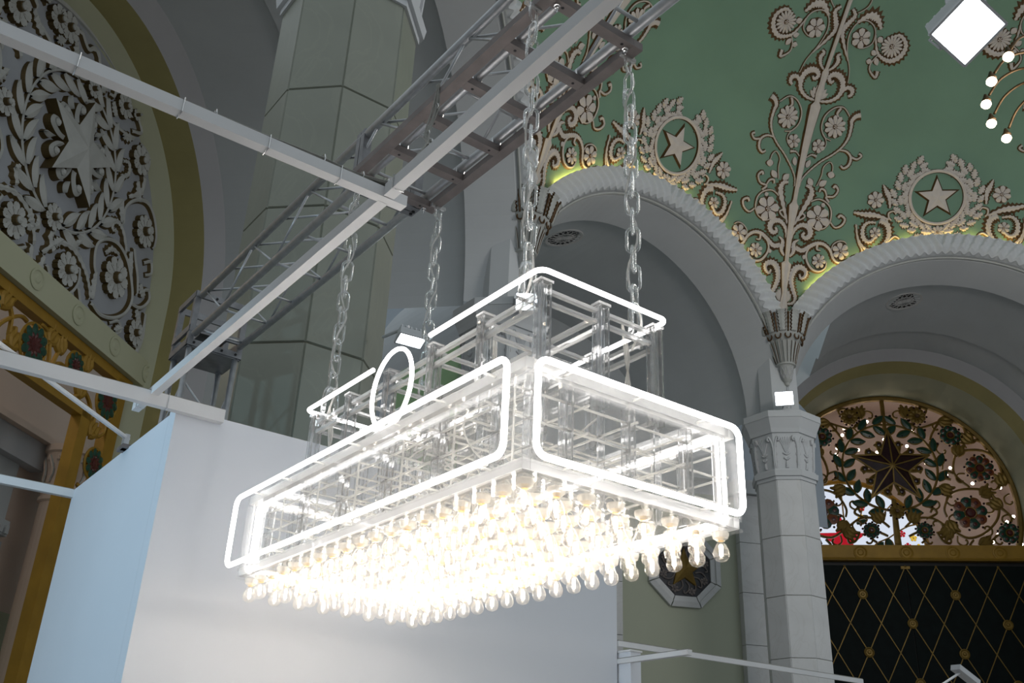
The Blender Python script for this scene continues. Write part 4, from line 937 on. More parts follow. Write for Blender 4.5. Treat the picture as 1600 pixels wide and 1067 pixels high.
for nm, u0, u1 in (('pilaster', -4.4, -2.55), ('pilaster', 2.2, 3.6)):
    for j in range(7): pbx(MB(), u0, u1, -1.6 + j * 1.92 + .01, -1.6 + (j + 1) * 1.92 - .01, -.25, .3).obj('pilaster_slab', M['marbleR'], cwall)
    pbx(MB(), u0 - .15, u1 + .15, 11.85, 12.4, -.45, .3).obj('pilaster_cap', M['plaster'], cwall)
na = MB(); k = 24; cu, cz, cr_ = 4.0, 14.6, 2.3
na.add([PC(cu + math.cos(PI * i / k) * cr_, cz + math.sin(PI * i / k) * cr_, .28) for i in range(k + 1)] + [PC(cu - cr_, 11, .28), PC(cu + cr_, 11, .28)], [tuple(range(k + 2)) + (k + 2,)])
na.obj('arched_recess', M['niche'], cwall)
pbx(MB(), .2, 1.75, 12.4, 14.6, -.1, .3).obj('bracket', M['plaster'], cwall); pbx(MB(), .0, 1.9, 14.6, 14.95, -.2, .3).obj('bracket_cap', M['plaster'], cwall)
# medallion
mz = 8.75
med = empty('octagonal_medallion', PC(0, mz, .1), 'octagonal marble framed medallion with a gold star on the pale wall', 'medallion')
fm = frame_at(PC(0, mz, .08), -CN); inv = Matrix.Translation(-PC(0, mz, .1))
def mput(mb, name, mats): mb.v = [tuple(inv @ (fm @ V(v))) for v in mb.v]; return mb.obj(name, mats, med)
R1, R0 = 1.55, 1.12
for i in range(8):
    a, b = PI / 8 + i * PI / 4, PI / 8 + (i + 1) * PI / 4
    o = lambda r, t, h: (math.cos(t) * r, math.sin(t) * r, h)
    e_ = .012
    mput(MB().add([o(R1, a + e_, 0), o(R1, b - e_, 0), o(R1, b - e_, .12), o(R1, a + e_, .12), o((R0 + R1) / 2, b - e_, .16), o((R0 + R1) / 2, a + e_, .16), o((R0 + R1) / 2, b - e_, .1), o((R0 + R1) / 2, a + e_, .1), o(R0, b - e_, .1), o(R0, a + e_, .1), o(R0, b - e_, 0), o(R0, a + e_, 0)],
         [(0, 1, 2, 3), (3, 2, 4, 5), (5, 4, 6, 7), (7, 6, 8, 9), (9, 8, 10, 11)]), 'frame_segment', M['marbleR'])
mput(MB().lathe([(R0 / math.cos(0) * 1.0, .0), (R0, .02)], 8, a0=PI / 8), 'dark_ground', M['darkrel'])
mput(starmesh(.78, .08, .2, ri=.42, mi=(0, 0)), 'star', M['gold'])
Sx = lambda q: (V((q[0], q[1], .02)), V((0, 0, 1)))
for i in range(16):
    a = 2 * PI * i / 16 + .1; c, s_ = math.cos(a), math.sin(a)
    P = [(.45, 0), (.65, .1), (.85, .02), (.92, -.12), (.8, -.14)]
    mput(stroke(MB(), Sx, [(x * c - y * s_, x * s_ + y * c) for x, y in P], .03, .03, .06, n=4), 'scroll', [M['steel'], M['darkrel']])
for i in range(8):
    a = 2 * PI * i / 8 + .3; mput(flower(MB(), Matrix.Translation((math.cos(a) * .88, math.sin(a) * .88, .02)), .15, 6, .06), 'flower', [M['steel'], M['darkrel']])
# green lunette seen past the big column
GO = V((20.6, 31.6, 0)); gd = V((math.cos(R_(-30)), math.sin(R_(-30)), 0)); gn = V((-gd.y, gd.x, 0))
g = MB(); k = 32; rr = 2.9
pts = [(math.cos(PI * i / k) * rr, 16.6 + math.sin(PI * i / k) * rr) for i in range(k + 1)] + [(-rr, -1.6), (rr, -1.6)]
q = [GO + gd * u + Z_ * (z + EYE) for u, z in pts]
g.add(q + [p + gn * .3 for p in q], [tuple(range(k + 3))] + [(i, (i + 1) % (k + 3), k + 3 + (i + 1) % (k + 3), k + 3 + i) for i in range(k + 3)])
tag(g.obj('wall_lunette', M['greenb']), 'green arched wall glimpsed beyond the big marble column', 'wall', kind='structure')
gb_ = MB(); gq = [GO + gd * u + gn * .35 + Z_ * z for u, z in ((-14, 0), (7, 0), (7, 34), (-14, 34))]
gb_.add(gq, [(0, 1, 2, 3)]); tag(gb_.obj('wall_back', M['niche']), 'blue grey wall behind the green arched wall', 'wall', kind='structure')
# ================================================================ exhibition walls, beams, truss
U = 2.2
def E3(x, y, z): return V((x, y, z + EYE))
def prism(mb, poly, z0, z1, mi=0):
    k = len(poly); mb.add([(x, y, z0) for x, y in poly] + [(x, y, z1) for x, y in poly], [tuple(range(k))[::-1], tuple(range(k, 2 * k))] + [(i, (i + 1) % k, k + (i + 1) % k, k + i) for i in range(k)], mi); return mb
ZW = 2.495 + EYE
ew = empty('exhibition_wall', (1.9, 6.6, 0), 'white freestanding exhibition wall behind the acrylic chandelier', 'exhibition wall')
MB().box((0, 0, 0), (4.16, .14, ZW)).obj('front_panel', M['white'], ew)
MB().box((.0, .142, 0), (.12, 2.62, ZW - .02)).obj('side_panel', M['white'], ew)
MB().box((.12, 2.5, 0), (4.16, 2.62, ZW - .04)).obj('rear_panel', M['white'], ew)
MB().box((4.04, .142, 0), (4.16, 2.5, ZW - .04)).obj('end_panel', M['white'], ew)
lw = empty('low_partition', (6.08, 6.45, 0), 'low white partition at the right end of the exhibition wall', 'partition')
MB().box((0, 0, 0), (.12, 1.2, 1.33 + EYE)).obj('panel', M['white'], lw); MB().box((-.01, -.01, 1.33 + EYE), (.13, 1.21, 1.345 + EYE)).obj('cap', M['beam'], lw)
def track(name, pts, w, h, label, cat='beam', up=(0, 0, 1), ties=()):
    """hollow square profile beam through the given bottom centre points, with a lip along its top"""
    e = empty(name, pts[0], label, cat); o0 = V(pts[0])
    mb = MB(); sl = MB()
    P = [V(p) - o0 for p in pts]; k = len(P); vs = []; vl = []
    for i, p in enumerate(P):
        t = (P[min(i + 1, k - 1)] - P[max(i - 1, 0)]).normalized(); sd = t.cross(Z_).normalized(); u = sd.cross(t)
        vs += [p - sd * w / 2, p + sd * w / 2, p + sd * w / 2 + u * h, p - sd * w / 2 + u * h]
        vl += [p - sd * w * .3 + u * h, p + sd * w * .3 + u * h, p + sd * w * .3 + u * (h + .008), p - sd * w * .3 + u * (h + .008)]
    fs = [(i * 4 + j, i * 4 + (j + 1) % 4, i * 4 + 4 + (j + 1) % 4, i * 4 + 4 + j) for i in range(k - 1) for j in range(4)] + [(3, 2, 1, 0), tuple((k - 1) * 4 + j for j in range(4))]
    mb.add(vs, fs).obj('profile', M['beam'], e); sl.add(vl, fs).obj('track_slot', M['wire'], e)
    for f in ties:
        n = min(int(f), k - 2); p = P[n].lerp(P[n + 1], f - n); t = (P[n + 1] - P[n]).normalized(); sd = t.cross(Z_).normalized(); u = sd.cross(t)
        MB().tube([p - sd * (w / 2 + .003) - u * .003, p + sd * (w / 2 + .003) - u * .003, p + sd * (w / 2 + .003) + u * (h + .01), p - sd * (w / 2 + .003) + u * (h + .01)], .0025, 5, closed=True).obj('cable_tie', M['chrome'], e)
    return e
BZ = 2.508
track('ceiling_beam', [E3(.768 * U + .02, 3.15 * U, BZ), E3(.795 * U - .03, 1.56 * U, BZ)], .052, .062, 'white square beam running down from the beam joint to the exhibition wall', ties=(.03,))
track('ceiling_beam', [E3(.795 * U - .03, 1.535 * U, BZ), E3(.777 * U - .01, .80 * U, BZ), E3(.77 * U - .01, .1, BZ)], .052, .062, 'white square beam crossing in front of the dark hanging frame', ties=(.05,))
track('ceiling_beam', [E3(-1.6, 3.415, BZ + .001), E3(1.82, 3.415, BZ + .001)], .055, .055, 'white square beam across the carved tympanum at upper left', ties=(.57, .69, .80, .9))
track('ceiling_beam', [E3(-1.2, 6.545, 2.44), E3(2.22, 6.545, 2.44)], .06, .095, 'white beam resting on the corner of the exhibition wall', ties=(.88,))
track('ceiling_beam', [E3(-.6, 12.0, 2.464), E3(1.93, 9.25, 2.464)] if False else [E3(.2, 9.20, 2.40), E3(1.9, 9.20, 2.40)], .06, .07, 'short white beam joining the rear edge of the exhibition wall')
ro = empty('steel_rod', E3(-.3, 5.45, 2.495), 'thin pale steel rod bolted to the top of the exhibition wall', 'rod')
MB().tube([(0, 0, .065), (2.2, 2.28, .065)], .018, 8).obj('rod', M['beam'], ro)
MB().box((2.15, 2.2, -.03), (2.24, 2.36, .0)).obj('foot_plate', M['steel'], ro); MB().box((2.16, 2.23, -.03), (2.2, 2.3, .09)).obj('bracket', M['alu'], ro)
track('ceiling_rail', [E3(6.07, 6.6, 1.385), E3(9.6, 6.6, 1.43)], .03, .045, 'thin grey rail leaving the right end of the exhibition wall', 'rail')
track('ceiling_beam', [E3(6.085, 6.62, 1.235), E3(6.069, 5.744, 1.235)], .05, .04, 'short white arm at the right end of the exhibition wall', 'beam')
# small arm spotlight, lower right
al = empty('arm_spotlight', E3(10.6, 6.6, 1.45), 'slim pale arm spotlight in front of the dark door', 'spotlight')
MB().tube([(-.3, 0, -.14), (.3, 0, .03), (.95, 0, .3)], .014, 8).obj('arm', M['beam'], al)
MB().obox((1.08, 0, .29), V((.2, 0, -.07)), V((0, .06, 0)), V((.012, 0, .03))).obj('lamp_head', M['house'], al)
MB().tube([(-.3, 0, -.16), (-.3, 0, -1.45 - EYE)], .014, 8).obj('stand', M['beam'], al)

# ---- box truss
TX0, TX1, TZ0, TZ1 = 1.24 * U, 1.465 * U, 1.99 * U + EYE, 2.195 * U + EYE
TY0, TY1 = .6, 9.38
tr = empty('lighting_truss', (TX0, TY1, TZ0), 'long aluminium box truss carrying the dark hanging frame', 'truss')
o = V((TX0, TY1, TZ0)); w = TX1 - TX0; h = TZ1 - TZ0; Ln = TY1 - TY0
for x in (0, w):
    for z in (0, h): MB().tube([(x, 0, z), (x, -Ln, z)], .036, 14).obj('chord_tube', M['alu'], tr, smooth=True)
bay = .60; nb = int(Ln / bay)
for i in range(nb):
    y0, y1 = -.12 - i * bay, -.12 - (i + 1) * bay
    for x in (0, w): MB().tube([(x, y0 if i % 2 else y1, .0), (x, y1 if i % 2 else y0, h)], .011, 8).obj('brace', M['alu'], tr, smooth=True)
    MB().tube([(0, y0, 0), (w, y0 - (0 if i % 2 else .0), 0)], .013, 8).obj('cross_tube', M['alu'], tr, smooth=True)
    MB().tube([(0, y0, h), (w, y1, h)], .011, 8).obj('brace', M['alu'], tr, smooth=True)
for yj in (-3.45, -3.52):
    for x in (0, w): MB().box((x - .035, yj - .03, -.04), (x + .035, yj + .03, h + .04)).obj('joint_plate', M['galv'], tr)
    MB().box((-.03, yj - .03, -.045), (w + .03, yj + .03, -.02)).obj('joint_plate', M['galv'], tr)
for x in (0, w):
    for dy in (-.1, .1): MB().lathe([(.0, -.006), (.014, -.005), (.014, .006), (0, .007)], 10, (x, -3.48 + dy * .2, -.05)).obj('bolt', M['black'], tr)
# ---- corner block and tower
tw = empty('truss_tower', (TX0, TY1 + .05, 0), 'aluminium truss tower with a corner block behind the exhibition wall', 'truss')
D = .5; zb, zt_ = TZ0 - .12, TZ1 + .06
for x in (-.02, w + .02):
    for y in (.02, D): MB().box((x - .03, y - .03, zb), (x + .03, y + .03, zt_)).obj('corner_post', M['galv'], tw)
for z in (zb, zb + .16, zt_ - .07):
    for y in (.0, D + .02): MB().box((-.05, y - .015, z), (w + .05, y + .015, z + .07)).obj('corner_plate', M['galv'], tw)
    for x in (-.04, w + .04): MB().box((x - .015, 0, z), (x + .015, D + .02, z + .07)).obj('corner_plate', M['galv'], tw)
MB().box((-.04, .0, zb - .012), (w + .04, D + .02, zb)).obj('base_plate', M['galv'], tw)
MB().box((.1, .03, zb + .2), (w - .1, D - .02, zb + .215)).obj('web_plate', M['galv'], tw)
for x in (.02, w * .35, w * .65, w - .02):
    for z in (zb + .035, zb + .195, zt_ - .035): MB().lathe([(0, 0), (.014, .0), (.014, .008), (0, .01)], 8).obj('bolt_hole', M['black'], tw).matrix_local = Matrix.Translation((x, -.016, z)) @ Matrix.Rotation(PI / 2, 4, 'X')
for x in (0, w):
    for y in (.03, D - .01): MB().tube([(x, y, 0.02), (x, y, zb)], .032, 12).obj('leg_tube', M['alu'], tw, smooth=True)
for i in range(11):
    z0, z1 = .2 + i * .48, .2 + (i + 1) * .48
    a, b = (0, w) if i % 2 else (w, 0)
    for y in (.03, D - .01): MB().tube([(a, y, z0), (b, y, z1)], .011, 6).obj('brace', M['alu'], tw)
    for x in (0, w): MB().tube([(x, .03 if i % 2 else D, z0), (x, D if i % 2 else .03, z1)], .011, 6).obj('brace', M['alu'], tw)
MB().box((-.15, -.1, 0), (w + .15, D + .12, .02)).obj('foot_plate', M['alu'], tw)
# ---- dark hanging frame
FZ = 1.94 * U + EYE; FX0, FX1, FY0, FY1 = 2.563, 3.311, 3.34, 5.725
hf = empty('hanging_frame', (FX0, FY0, FZ), 'dark steel ladder frame bolted under the truss above the chandelier', 'frame')
bw, bh = .074, .055
for x in (0, FX1 - FX0 - bw): MB().box((x, 0, 0), (x + bw, FY1 - FY0, bh)).obj('rail', M['steel'], hf)
for i in range(6):
    y = (FY1 - FY0 - bw) * i / 5
    MB().box((bw + .001, y, 0), (FX1 - FX0 - bw - .001, y + bw, bh)).obj('crossbar', M['steel'], hf)
hole = MB().lathe([(.0, -.0015), (.010, -.0015), (.010, .001), (0, .001)], 10).mesh('bolt_hole', M['black'])
for i in range(6):
    y = (FY1 - FY0 - bw) * i / 5 + bw / 2
    for x in (.14, .36, FX1 - FX0 - .14): link('bolt_hole', hole, hf, Matrix.Translation((x, y, 0)))
MB().lathe([(0, 0), (.02, .005), (.025, .03), (.01, .05)], 10).mesh('eye_nut', M['chrome'])
clampm = MB().tube([(0, 0, 0), (.03, 0, .02), (.034, 0, .06), (0, 0, .085), (-.034, 0, .06), (-.03, 0, .02)], .009, 6, closed=True).mesh('truss_clamp', M['chrome'])
for x in (TX0 - FX0, TX1 - FX0):
    for i in range(1, 5): link('truss_clamp', clampm, hf, Matrix.Translation((x, (FY1 - FY0 - bw) * i / 5 + .03, bh - .004)))
bolt = MB().lathe([(0, -.05), (.006, -.05), (.006, -.03), (.014, -.028), (.014, -.012), (.02, -.01), (.02, 0), (0, 0)], 8).mesh('hanging_bolt', M['chrome'])
for x, y in ((.1, .04), (FX1 - FX0 - .1, .05), (.1, FY1 - FY0 - .03), (FX1 - FX0 - .1, FY1 - FY0 - .03)): link('hanging_bolt', bolt, hf, Matrix.Translation((x, y, 0)))
# cable bundle along the beam and up to the frame
def bundle(name, pts, n, r, label, spread=.012):
    e = empty(name, pts[0], label, 'cables'); o = V(pts[0]); rnd = random.Random(len(pts) * 7 + n)
    for i in range(n):
        q = [V(p) - o + V((rnd.uniform(-1, 1), rnd.uniform(-1, 1), rnd.uniform(-.6, .8))) * spread for p in pts]
        MB().tube([V(p) for p in cr([tuple(p) for p in q], 6)], r, 5).obj('cable', M['wire'], e)
    for i in range(1, len(pts) - 1):
        p = V(pts[i]) - o; MB().tube([p + V((0, math.cos(a) * .028, math.sin(a) * .028)) for a in (2 * PI * j / 8 for j in range(8))], .003, 4, closed=True).obj('cable_tie', M['chrome'], e)
bz = BZ + EYE + .075
bundle('cable_bundle', [(.2, 3.42, bz - .01), (.9, 3.43, bz), (1.4, 3.43, bz + .01), (1.6, 3.44, bz + .015), (1.72, 3.42, bz + .02), (1.76, 3.40, bz + .01)], 8, .005, 'grey cable bundle tied along the top of the white crossbeam')
bundle('cable_bundle', [(1.74, 3.40, bz + .01), (1.95, 3.48, 4.55), (2.2, 3.9, 4.95), (2.4, 4.3, 5.35), (2.53, 4.45, 5.72), (2.56, 4.5, 5.95)], 9, .006, 'grey cable bundle rising from the beam joint to the hanging frame', .016)

# ================================================================ acrylic chandelier
X0, X1, Y0, Y1 = 1.04 * U, 1.645 * U, 1.388 * U, 2.72 * U
Z0, Z1, ZT = .575 * U + EYE, .82 * U + EYE, 1.09 * U + EYE
ch = empty('acrylic_chandelier', (X0, Y0, Z0), 'huge clear acrylic box chandelier with neon tubes and rows of bulbs', 'chandelier')
CI = Matrix.Translation(-V((X0, Y0, Z0)))
def cp(mb, name, mats, smooth=False, parent=None):
    mb.v = [tuple(CI @ V(v)) for v in mb.v]; return mb.obj(name, mats, parent or ch, smooth)
t = .012
# sheets
cp(MB().box((X0, Y0, Z0), (X1, Y1, Z0 + .014)), 'bottom_plate', M['sheet'])
cp(MB().box((X0, Y0, Z0 + .05), (X0 + .008, Y1, Z1 - .03)), 'side_panel', M['sheet']); cp(MB().box((X1 - .008, Y0, Z0 + .05), (X1, Y1, Z1 - .03)), 'side_panel', M['sheet'])
cp(MB().box((X0 + .009, Y0, Z0 + .05), (X1 - .009, Y0 + .008, Z1 - .03)), 'end_panel', M['sheet']); cp(MB().box((X0 + .009, Y1 - .008, Z0 + .05), (X1 - .009, Y1, Z1 - .03)), 'end_panel', M['sheet'])
cp(MB().box((X0, Y0, Z1 - .012), (X1, Y1, Z1)), 'top_plate', M['sheet'])
# edge strips
for z, hh in ((Z0 + .016, .05), (Z1 - .065, .05)):
    for x in (X0 + .01, X1 - .05): cp(MB().box((x, Y0 + .01, z), (x + .04, Y1 - .01, z + hh)), 'edge_strip', M['acr'])
    for y in (Y0 + .01, Y1 - .05): cp(MB().box((X0 + .052, y, z), (X1 - .052, y + .04, z + hh)), 'edge_strip', M['acr'])
YP = [1.51 * U + (1.1 * U) * i / 5 for i in range(6)]; XP = [1.172 * U, 1.3425 * U, 1.513 * U]
for y in [Y0 + .03] + YP[0:6] + [Y1 - .07]:
    for x in (X0 + .055, X1 - .105):
        for dx in (0, .034): cp(MB().box((x + dx, y, Z0 + .068), (x + dx + .012, y + .05, Z1 - .068)), 'rib', M['acrp'])
for x in XP:
    for y in (Y0 + .055, Y1 - .105):
        for dx in (0, .034): cp(MB().box((x + dx - .02, y, Z0 + .068), (x + dx - .008, y + .05, Z1 - .068)), 'rib', M['acrp'])
for x in XP:
    for y in YP: cp(MB().box((x - .02, y - .006, Z0 + .03), (x + .02, y + .006, Z1 - .02)), 'web_plate', M['acrp'])
for zi in (.13, .26, .39):
    for i in range(5):
        x = X0 + .07 + (X1 - X0 - .14) * i / 4; cp(MB().tube([(x, Y0 + .01, Z0 + zi), (x, Y1 - .01, Z0 + zi)], .006, 6), 'long_rod', M['cord'])
    for i in range(13):
        y = Y0 + .08 + (Y1 - Y0 - .16) * i / 12; cp(MB().tube([(X0 + .01, y, Z0 + zi + .012), (X1 - .01, y, Z0 + zi + .012)], .006, 6), 'cross_rod', M['cord'])
for i in range(13):
    for x in (X0 + .03, X1 - .03):
        y = Y0 + .08 + (Y1 - Y0 - .16) * i / 12
        if i % 2 == 0: cp(MB().tube([(x, y + .03, Z0 + .03), (x, y + .03, Z1 - .02)], .0055, 6), 'upright_rod', M['cord'])
# upper cage
for x in XP:
    for y in YP:
        for dx in (-.034, .022): cp(MB().box((x + dx, y - .028, Z1), (x + dx + .012, y + .028, ZT - .045)), 'post', M['acrp'])
        cp(MB().box((x - .021, y - .006, Z1), (x + .021, y + .006, ZT - .045)), 'post', M['acrp'])
        cp(MB().box((x - .04, y - .034, ZT - .044), (x + .04, y + .034, ZT - .03)), 'post_cap', M['acr'])
for x in XP:
    for z in (ZT - .105, ZT - .17):
        cp(MB().box((x - .013, YP[0] + .03, z), (x + .013, YP[-1] - .03, z + .022)), 'top_beam', M['acr'])
for y in YP:
    for z in (ZT - .085, ZT - .15):
        for a, b in ((0, 1), (1, 2)): cp(MB().box((XP[a] + .035, y - .013, z), (XP[b] - .035, y + .013, z + .018)), 'top_beam', M['acr'])
for x in (XP[0] - .02, XP[2] + .02): cp(MB().box((x - .006, YP[0], Z1 + .03), (x + .006, YP[-1], Z1 + .05)), 'lower_beam', M['acr'])
# neon tubes
def rrect(a, b, r, fix, closed=True):
    (u0, v0), (u1, v1) = a, b; pts = []
    for cx, cy, s in ((u1 - r, v1 - r, 0), (u0 + r, v1 - r, 1), (u0 + r, v0 + r, 2), (u1 - r, v0 + r, 3)):
        for i in range(6): an = (s + i / 5) * PI / 2; pts.append((cx + math.cos(an) * r, cy + math.sin(an) * r))
    return [fix(*p) for p in pts]
NR = .0148
za, zc = .600 * U + EYE, .797 * U + EYE
for x, ys, ye in ((1.0 * U, 1.394 * U, 2.702 * U), (X1 - .055, Y0 + .06, Y1 - .1)): cp(MB().tube(rrect((ys, za), (ye, zc), .055, lambda y, z: V((x, y, z))), NR, 10, closed=True), 'neon_tube', M['neon'], True)
for y, xs, xe in ((1.355 * U, 1.046 * U, 1.613 * U), (Y1 - .055, X0 + .06, X1 - .1)): cp(MB().tube(rrect((xs, za), (xe, zc), .055, lambda x_, z: V((x_, y, z))), NR, 10, closed=True), 'neon_tube', M['neon'], True)
zz = ZT
xa, xb, ya, yb = 1.145 * U, 1.535 * U, 1.486 * U, 2.635 * U
def ushape(y_open, y_end, sgn):
    r = .05; y0 = y_end
    pts = [(xa, y_open)] + [(xa + r - r * math.cos(a), y0 + sgn * (r - r * math.sin(a))) for a in (PI / 2 * i / 5 for i in range(6))] + [(xb - r + r * math.sin(a), y0 + sgn * (r - r * math.cos(a))) for a in (PI / 2 * i / 5 for i in range(6))] + [(xb, y_open)]
    return [V((x, y, zz)) for x, y in pts]
cp(MB().tube(ushape(1.936 * U, ya, 1), NR * .92, 10), 'neon_tube', M['neon'], True)
cp(MB().tube(ushape(2.225 * U, yb, -1), NR * .92, 10), 'neon_tube', M['neon'], True)
# neon ring standing over the box
rc = V((1.06 * U, 1.955 * U, .925 * U + EYE))
cp(MB().tube([rc + V((0, math.cos(a) * .205, math.sin(a) * .225)) for a in (2 * PI * i / 48 for i in range(48))], NR * .8, 10, closed=True), 'neon_ring', M['neon'], True)
for y in (rc.y - .14, rc.y + .14): cp(MB().tube([(rc.x, y, rc.z - .16), (XP[0], y, rc.z - .16)], .006, 6), 'ring_stay', M['cord'])
# stand-offs that carry the neon
so = MB().tube([(0, 0, 0), (.075, 0, 0)], .006, 6).mesh('stand_off', M['cord'])
for i in range(7):
    y = 1.394 * U + (1.308 * U) * (i + .5) / 7
    for z in (za, zc): link('stand_off', so, ch, CI @ Matrix.Translation((U + .014, y, z)))
for i in range(3):
    for z in (za, zc): link('stand_off', so, ch, CI @ Matrix.Translation((1.046 * U + .567 * U * (i + .5) / 3, 1.355 * U + .014, z)) @ Matrix.Rotation(PI / 2, 4, 'Z'))
# bulbs
NX, NY = 8, 19
gm = MB().lathe([(.013, 0), (.015, -.012), (.026, -.03), (.037, -.05), (.0405, -.068), (.037, -.086), (.025, -.1), (.008, -.1065), (.0, -.107)], 18).mesh('bulb', M['bulbg'], True)
fmh = MB().lathe([(.003, -.024), (.0095, -.03), (.0095, -.074), (.003, -.08)], 8).mesh('filament', M['fil'], True)
cm = MB().lathe([(.0145, .012), (.0155, .01), (.0155, -.006), (.0145, -.008)], 14).mesh('cap', M['cap'])
sm = MB().lathe([(.040, .035), (.042, .028), (.036, .006), (.026, .0), (.020, -.006)], 16).mesh('socket', M['socket'])
for i in range(NX):
    for j in range(NY):
        x = X0 + .075 + (X1 - X0 - .15) * i / (NX - 1); y = Y0 + .075 + (Y1 - Y0 - .15) * j / (NY - 1)
        b = link('bulb', gm, ch, CI @ Matrix.Translation((x, y, Z0 - .036)) @ Matrix.Rotation(((i * 7 + j * 3) % 11) * .5, 4, 'Z'))
        link('filament', fmh, b); link('cap', cm, b); link('socket', sm, b)
# cable loops over the sockets and loose cables inside
lp = MB().tube([V((0, math.cos(a) * .072, math.sin(a) * .11)) for a in (PI * i / 10 for i in range(11))], .0045, 6).mesh('cable_loop', M['cord'])
for i in (0, 1, 4, 7):
    for j in range(NY - 1):
        x = X0 + .075 + (X1 - X0 - .15) * i / (NX - 1); y = Y0 + .075 + (Y1 - Y0 - .15) * (j + .5) / (NY - 1)
        link('cable_loop', lp, ch, CI @ Matrix.Translation((x, y, Z0 + .015)) @ Matrix.Scale(.8 + .4 * ((i * 5 + j * 3) % 7) / 7, 4, (0, 0, 1)))
rnd = random.Random(5)
for k in range(16):
    x0 = rnd.uniform(X0 + .15, X1 - .15); y0 = rnd.uniform(Y0 + .1, Y1 - .3)
    pts = [(x0, y0, Z0 + .03), (x0 + rnd.uniform(-.2, .2), y0 + rnd.uniform(0, .2), Z0 + .2), (x0 + rnd.uniform(-.2, .2), y0 + rnd.uniform(.1, .3), Z0 + .4), (min(XP, key=lambda q: abs(q - x0)) + .05, min(YP, key=lambda q: abs(q - y0)) + .05, Z1 - .01)]
    cp(MB().tube([V(p) for p in cr(pts, 5)], .005, 6), 'inner_cable', M['cord'])
for x, y in ((XP[2] - .08, YP[0] + .12), (XP[0] + .06, YP[5] - .1), (XP[0] + .1, YP[1] + .05)):
    for k in range(3): cp(MB().tube([V(p) for p in cr([(x + k * .012, y, Z1), (x + .03 - k * .02, y + .01, Z1 + .2), (x + k * .014, y + .02, Z1 + .42), (x - .02, y + .02, ZT + .02)], 5)], .006, 6), 'supply_cable', M['cord'])

# ---- acrylic chains
def stadium(L, w, n=7):
    pts = []; r = w / 2
    for i in range(n + 1): a = PI * i / n; pts.append((math.cos(a) * r, 0, (L / 2 - r) + math.sin(a) * r))
    for i in range(n + 1): a = PI + PI * i / n; pts.append((math.cos(a) * r, 0, -(L / 2 - r) + math.sin(a) * r))
    return pts
LK, PT_ = .160, .124
lkm = MB().tube(stadium(LK, .070), .0098, 9, closed=True).mesh('link', M['chain'], True)
shm = MB().tube([(-.06, 0, 0), (-.06, 0, .17)] + [(-math.cos(a) * .06, 0, .17 + math.sin(a) * .065) for a in (PI * i / 8 for i in range(9))][1:-1] + [(.06, 0, .17), (.06, 0, 0)], .017, 10).mesh('shackle', M['chain'], True)
hkm = MB().tube([(-.03, 0, .05), (-.036, 0, 0), (-.03, 0, -.05), (0, 0, -.07), (.03, 0, -.05), (.036, 0, 0), (.03, 0, .05)], .01, 8).mesh('top_hook', M['chain'], True)
CH = [((1.178 * U, 1.575 * U), (1.165 * U, 1.58 * U), 'nearest clear acrylic chain hanging beside the white beam'), ((1.50 * U, 1.56 * U), (1.492 * U, 1.565 * U), 'clear acrylic chain in front of the green dome, right of the nearest'),
      ((1.185 * U, 2.56 * U), (1.184 * U, 2.562 * U), 'clear acrylic chain in front of the big marble column'), ((1.50 * U, 2.552 * U), (1.498 * U, 2.55 * U), 'clear acrylic chain hanging just right of the big marble column')]
for (bx, by), (tx, ty), lab in CH:
    zb_, zt2 = ZT - .10, FZ - .01
    e = empty('acrylic_chain', (bx, by, zb_), lab, 'chain', 'clear acrylic chains')
    link('shackle', shm, e, Matrix.Rotation(.4, 4, 'Z'))
    z = .215; n = 0; top = zt2 - zb_
    MB().tube([(-.075, 0, .02), (.075, 0, .02)], .011, 8).obj('shackle_pin', M['chrome'], e)
    while z + .17 < top:
        f = (z + .06) / top
        link('link', lkm, e, Matrix.Translation(((tx - bx) * f, (ty - by) * f, z + LK / 2 - .02)) @ Matrix.Rotation((PI / 2 if n % 2 else 0) + .4 + n * .09, 4, 'Z')); z += PT_; n += 1
    link('top_hook', hkm, e, Matrix.Translation((tx - bx, ty - by, top - .04)) @ Matrix.Rotation(.4, 4, 'Z'))
    MB().box((tx - bx - .06, ty - by - .012, top + .0), (tx - bx + .06, ty - by + .012, top + .022)).obj('hook_plate', M['acr'], e)
    q = [( .035 * math.cos(i * 1.9 + bx), .035 * math.sin(i * 1.9 + bx), -.05 + (top + .02) * i / 12) for i in range(13)]
    MB().tube([V(p) for p in cr([(a + (tx - bx) * i / 12, b + (ty - by) * i / 12, c) for i, (a, b, c) in enumerate(q)], 4)], .0065, 6).obj('supply_cord', M['cord'], e)

